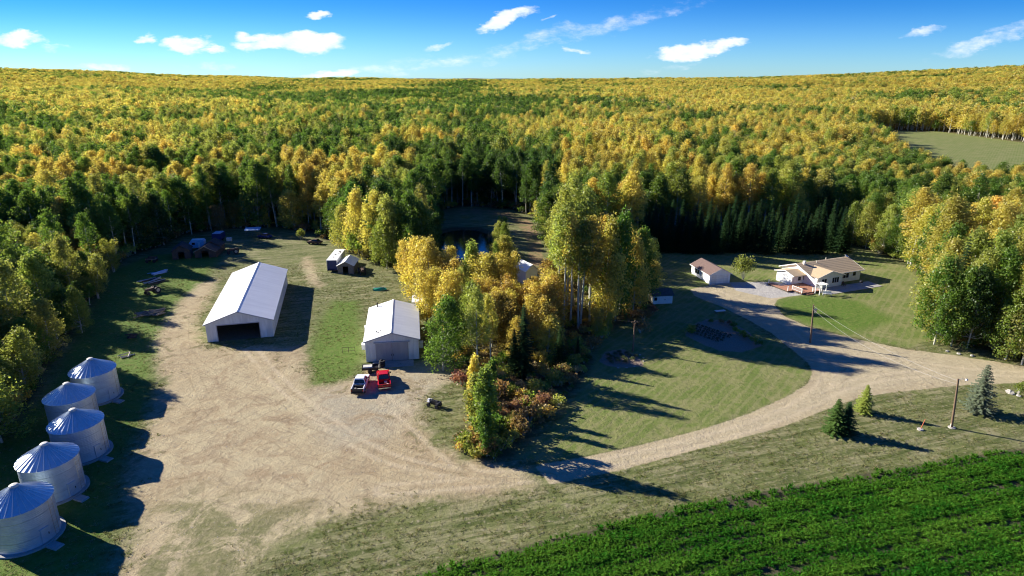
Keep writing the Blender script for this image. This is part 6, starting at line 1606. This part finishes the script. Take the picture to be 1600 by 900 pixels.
# ---- power poles and wires
def pole(label, u, v, vt, lean=(0, 0), lamp=False, xf=False, mount=False, cross=False):
    p = G(u, v); H = top_h(u, v, vt); t = thing('utility_pole', label, 'power pole', (p.x, p.y, 0))
    mb = MB(); mb.tube([(0, 0, -.3), (lean[0] * .5, lean[1] * .5, H / 2), (lean[0], lean[1], H)], [.17, .145, .115], 10); mb.build('shaft', M['pole'], t)
    if lamp:
        mb = MB(); mb.tube([(lean[0], lean[1], H - .15), (lean[0] + .35, lean[1] - .2, H + .12), (lean[0] + .8, lean[1] - .35, H + .1)], .035, 6); mb.build('lamp_arm', M['rim'], t)
        mb = MB(); mb.lathe([(.02, .1), (.12, .08), (.2, -.06), (.02, -.12)], 10); mb.build('lamp_head', M['rim'], t, loc=(lean[0] + .85, lean[1] - .36, H + .08))
    if xf:
        mb = MB(); mb.lathe([(.02, 0), (.24, .02), (.24, .7), (.02, .78)], 14); mb.build('transformer', M['rim'], t, loc=(lean[0] + .42, lean[1] - .1, H - 1.5))
        mb = MB(); mb.tube([(lean[0] + .1, lean[1], H - 1.1), (lean[0] + .25, lean[1] - .05, H - 1.1)], .04, 5); mb.build('bracket', M['rust'], t)
    if cross:
        mb = MB(); mb.box(lean[0] - .6, lean[0] + .6, lean[1] - .05, lean[1] + .05, H - .35, H - .22); mb.build('crossarm', M['pole'], t)
    if mount:
        mb = MB(); mb.lathe([(.5, -.1), (.45, .10), (.02, .12)], 12); mb.build('footing', M['rock'], t)
        mb = MB(); mb.box(-.23, -.17, -.08, .08, .1, 1.9); mb.build('cover_board', M['palelog'], t)
    return Vector((p.x + lean[0], p.y + lean[1], H))
tA = pole('power pole with a transformer at the middle of the gravel turnaround', 1266, 535, 476, lean=(-.45, 0), xf=True)
tB = pole('power pole with an arm lamp on the verge near the right edge', 1487, 668, 592, lean=(-.7, 0), lamp=True, mount=True)
tC = pole('dark power pole on the lawn at the right end of the grove', 989, 548, 501, cross=True)
tD = G(656, 474); tD = Vector((tD.x, tD.y + 3, 5.2))
def wire(label, a, b, sag, m='wire', r=.014):
    pts_ = []
    for i in range(25):
        s = i / 24; q = a.lerp(b, s); q = q - Vector((0, 0, sag * 4 * s * (1 - s))); pts_.append(q - a)
    mb = MB(); mb.tube(pts_, r, 5); o = mb.build('overhead_wire', M[m], loc=a); tag(o, label, 'wire')
wire('pale overhead wire between the turnaround pole and the verge pole, upper one', tA - Vector((0, 0, .25)), tB - Vector((0, 0, .3)), .9)
wire('pale overhead wire between the turnaround pole and the verge pole, lower one', tA - Vector((0, 0, .9)), tB - Vector((0, 0, .75)), 1.6)
wire('dark overhead wire from the lawn pole over the grove towards the workshop', tC - Vector((.5, 0, .2)), tD, 1.5, 'darkwire')
wire('dark overhead wire from the lawn pole to the turnaround pole', tC + Vector((.5, 0, -.2)), tA - Vector((0, 0, .4)), 1.2, 'darkwire', .014)
# meter box on a short mast
# red marker stake on the verge
p = G(1438, 671); t = thing('marker_post', 'leaning red marker post with a pale base on the verge', 'marker post', (p.x, p.y, 0))
mb = MB(); mb.tube([(0, 0, 0), (.45, .1, 1.5)], .05, 6); mb.build('stake', M['orange'], t); mb = MB(); mb.lathe([(.42, -.05), (.38, .12), (.02, .16)], 9); mb.build('base', M['rock'], t)
# rocks
def rock(label, u, v, s, grp=None, m='rock'):
    p = G(u, v); rng = random.Random(int(u * 7 + v)); mb = MB(); mb.lathe([(.3, -.1), (1, .05), (.92, .45), (.55, .75), (.02, .85)], 9)
    mb.v = [(a * rng.uniform(.75, 1.2), b * rng.uniform(.7, 1.15), c * rng.uniform(.7, 1.15)) for a, b, c in mb.v]
    o = mb.build('rock', M[m], loc=(p.x, p.y, 0), rot=(0, 0, rng.uniform(0, 6))); o.scale = (s, s * .8, s * .7); tag(o, label, 'rock', grp)
rock('large pale rock beside the yellow green bush at the right edge', 1578, 614, .75); rock('smaller rock right of the pale one by the bush', 1592, 619, .4)
for i in range(7):
    a = PI * 2 * i / 16 - .6
    rock('fieldstone in the edging of the round mound bed', 972 + 34 * math.cos(a), 562 + 13 * math.sin(a), .2, 'stones edging the mound bed')
for (u, v) in ((1480, 549), (1498, 553), (1519, 556)): rock('pale boulder in the row under the trees by the drive', u, v, .4, 'boulders under the trees by the drive')

# ---- garden: dark plants in rows, leafy clumps, white bench
VEG = MB(); 
def veg_mesh(seed, n=36, R_=.32, h_=.32, lf=.22):
    rng = np.random.default_rng(seed); Pq = rng.normal(size=(n, 3)); Pq /= np.linalg.norm(Pq, axis=1)[:, None]; Pq *= np.array([R_, R_, h_]); Pq[:, 2] = np.abs(Pq[:, 2]) + .02
    v_, f_ = leaf_quads(Pq, lf, rng, None, .6); return np_mesh('vegetable_plant', v_, f_, np.zeros(len(f_)), [M['leaf_obj']], {'v': rng.uniform(0, 1, n), 'h': rng.uniform(0, 1, n)})
vm = [veg_mesh(700 + i) for i in range(3)]
g0, g1 = G(1082, 512), G(1150, 535); gd_ = (g1 - g0); gl = gd_.length; gd_ /= gl; gn = Vector((-gd_.y, gd_.x, 0))
for r in range(5):
    for k in range(9):
        p = g0 + gd_ * (k * gl / 11 + .3 * (r % 2)) - gn * (r * 1.05 - 2.0)
        if not inside(P_GARDEN, np.array([p.x]), np.array([p.y]))[0]: continue
        o = put('vegetable_plant', vm[(r + k) % 3], None, (p.x, p.y, 0), (0, 0, random.uniform(0, 6))); o.color = (.07, .10, .04, 1)
        s_ = random.uniform(.75, 1.0); o.scale = (s_, s_, s_); tag(o, 'low dark vegetable plant in the rows of the garden bed', 'plant', 'vegetables in the garden bed')
for i, (u, v, c, s_) in enumerate([(1078, 522, LIM, 1.9), (1082, 516, YGR, 1.5), (1150, 520, LIM, 1.5), (1158, 525, LIM, 1.6), (1166, 530, GRN, 1.4), (1176, 535, LIM, 1.5), (1186, 541, GRN, 1.4), (1128, 506, RUS, 1.3), (1138, 508, RED, 1.2), (1146, 512, GRN, 1.4), (1110, 505, GRN, 1.2)]):
    p = G(u, v); o = put('garden_plant', FORMS['shrub_%d' % (i % 4)]['obj'][1], None, (p.x, p.y, 0), (0, 0, i)); o.color = (*c, 1); o.scale = (s_ * .45, s_ * .45, s_ * .4)
    tag(o, ['leafy yellow green plant at the left end of the garden bed', 'leafy plant growing along the back edge of the garden bed'][i > 1], 'plant', ['plants at the left end of the garden bed', 'plants along the back of the garden bed'][i > 1])
for i in range(16):
    a = i * 2.4; r_ = math.sqrt((i + .5) / 16) * .85; u, v = 970 + 30 * r_ * math.cos(a), 560 + 11 * r_ * math.sin(a)
    p = G(u, v); o = put('garden_plant', FORMS['shrub_%d' % (i % 4)]['obj'][1], None, (p.x, p.y, 0), (0, 0, i)); o.color = (*jit((.17, .20, .09)), 1); o.scale = (.42, .42, .28)
    tag(o, 'low grey green plant in the round mound bed beside the lawn pole', 'plant', 'plants in the round mound bed')
p = G(1125, 489); t = thing('garden_bench', 'pale flat bench at the upper corner of the garden bed', 'bench', (p.x, p.y, 0), math.radians(14))
mb = MB(); mb.box(-1.1, 1.1, -.4, .4, .45, .52); mb.build('seat', M['cream'], t)
for (a, b) in ((-.9, -.3), (.9, -.3), (-.9, .3), (.9, .3)): mb = MB(); mb.box(a - .05, a + .05, b - .05, b + .05, 0, .45); mb.build('leg', M['greywood'], t)
# two rails between workshop and grove
p = G(716, 570); t = thing('rail_fence', 'short two rail wooden fence between the workshop and the grove', 'fence', (p.x, p.y, 0), math.radians(-10))
for k in range(3): mb = MB(); mb.tube([(k * 1.3, 0, -.1), (k * 1.3, 0, 1.2)], .07, 6); mb.build('post', M['greywood'], t)
for z_ in (.6, 1.05): mb = MB(); mb.box(-.1, 2.7, -.09, -.04, z_, z_ + .12); mb.build('rail', M['greywood'], t)
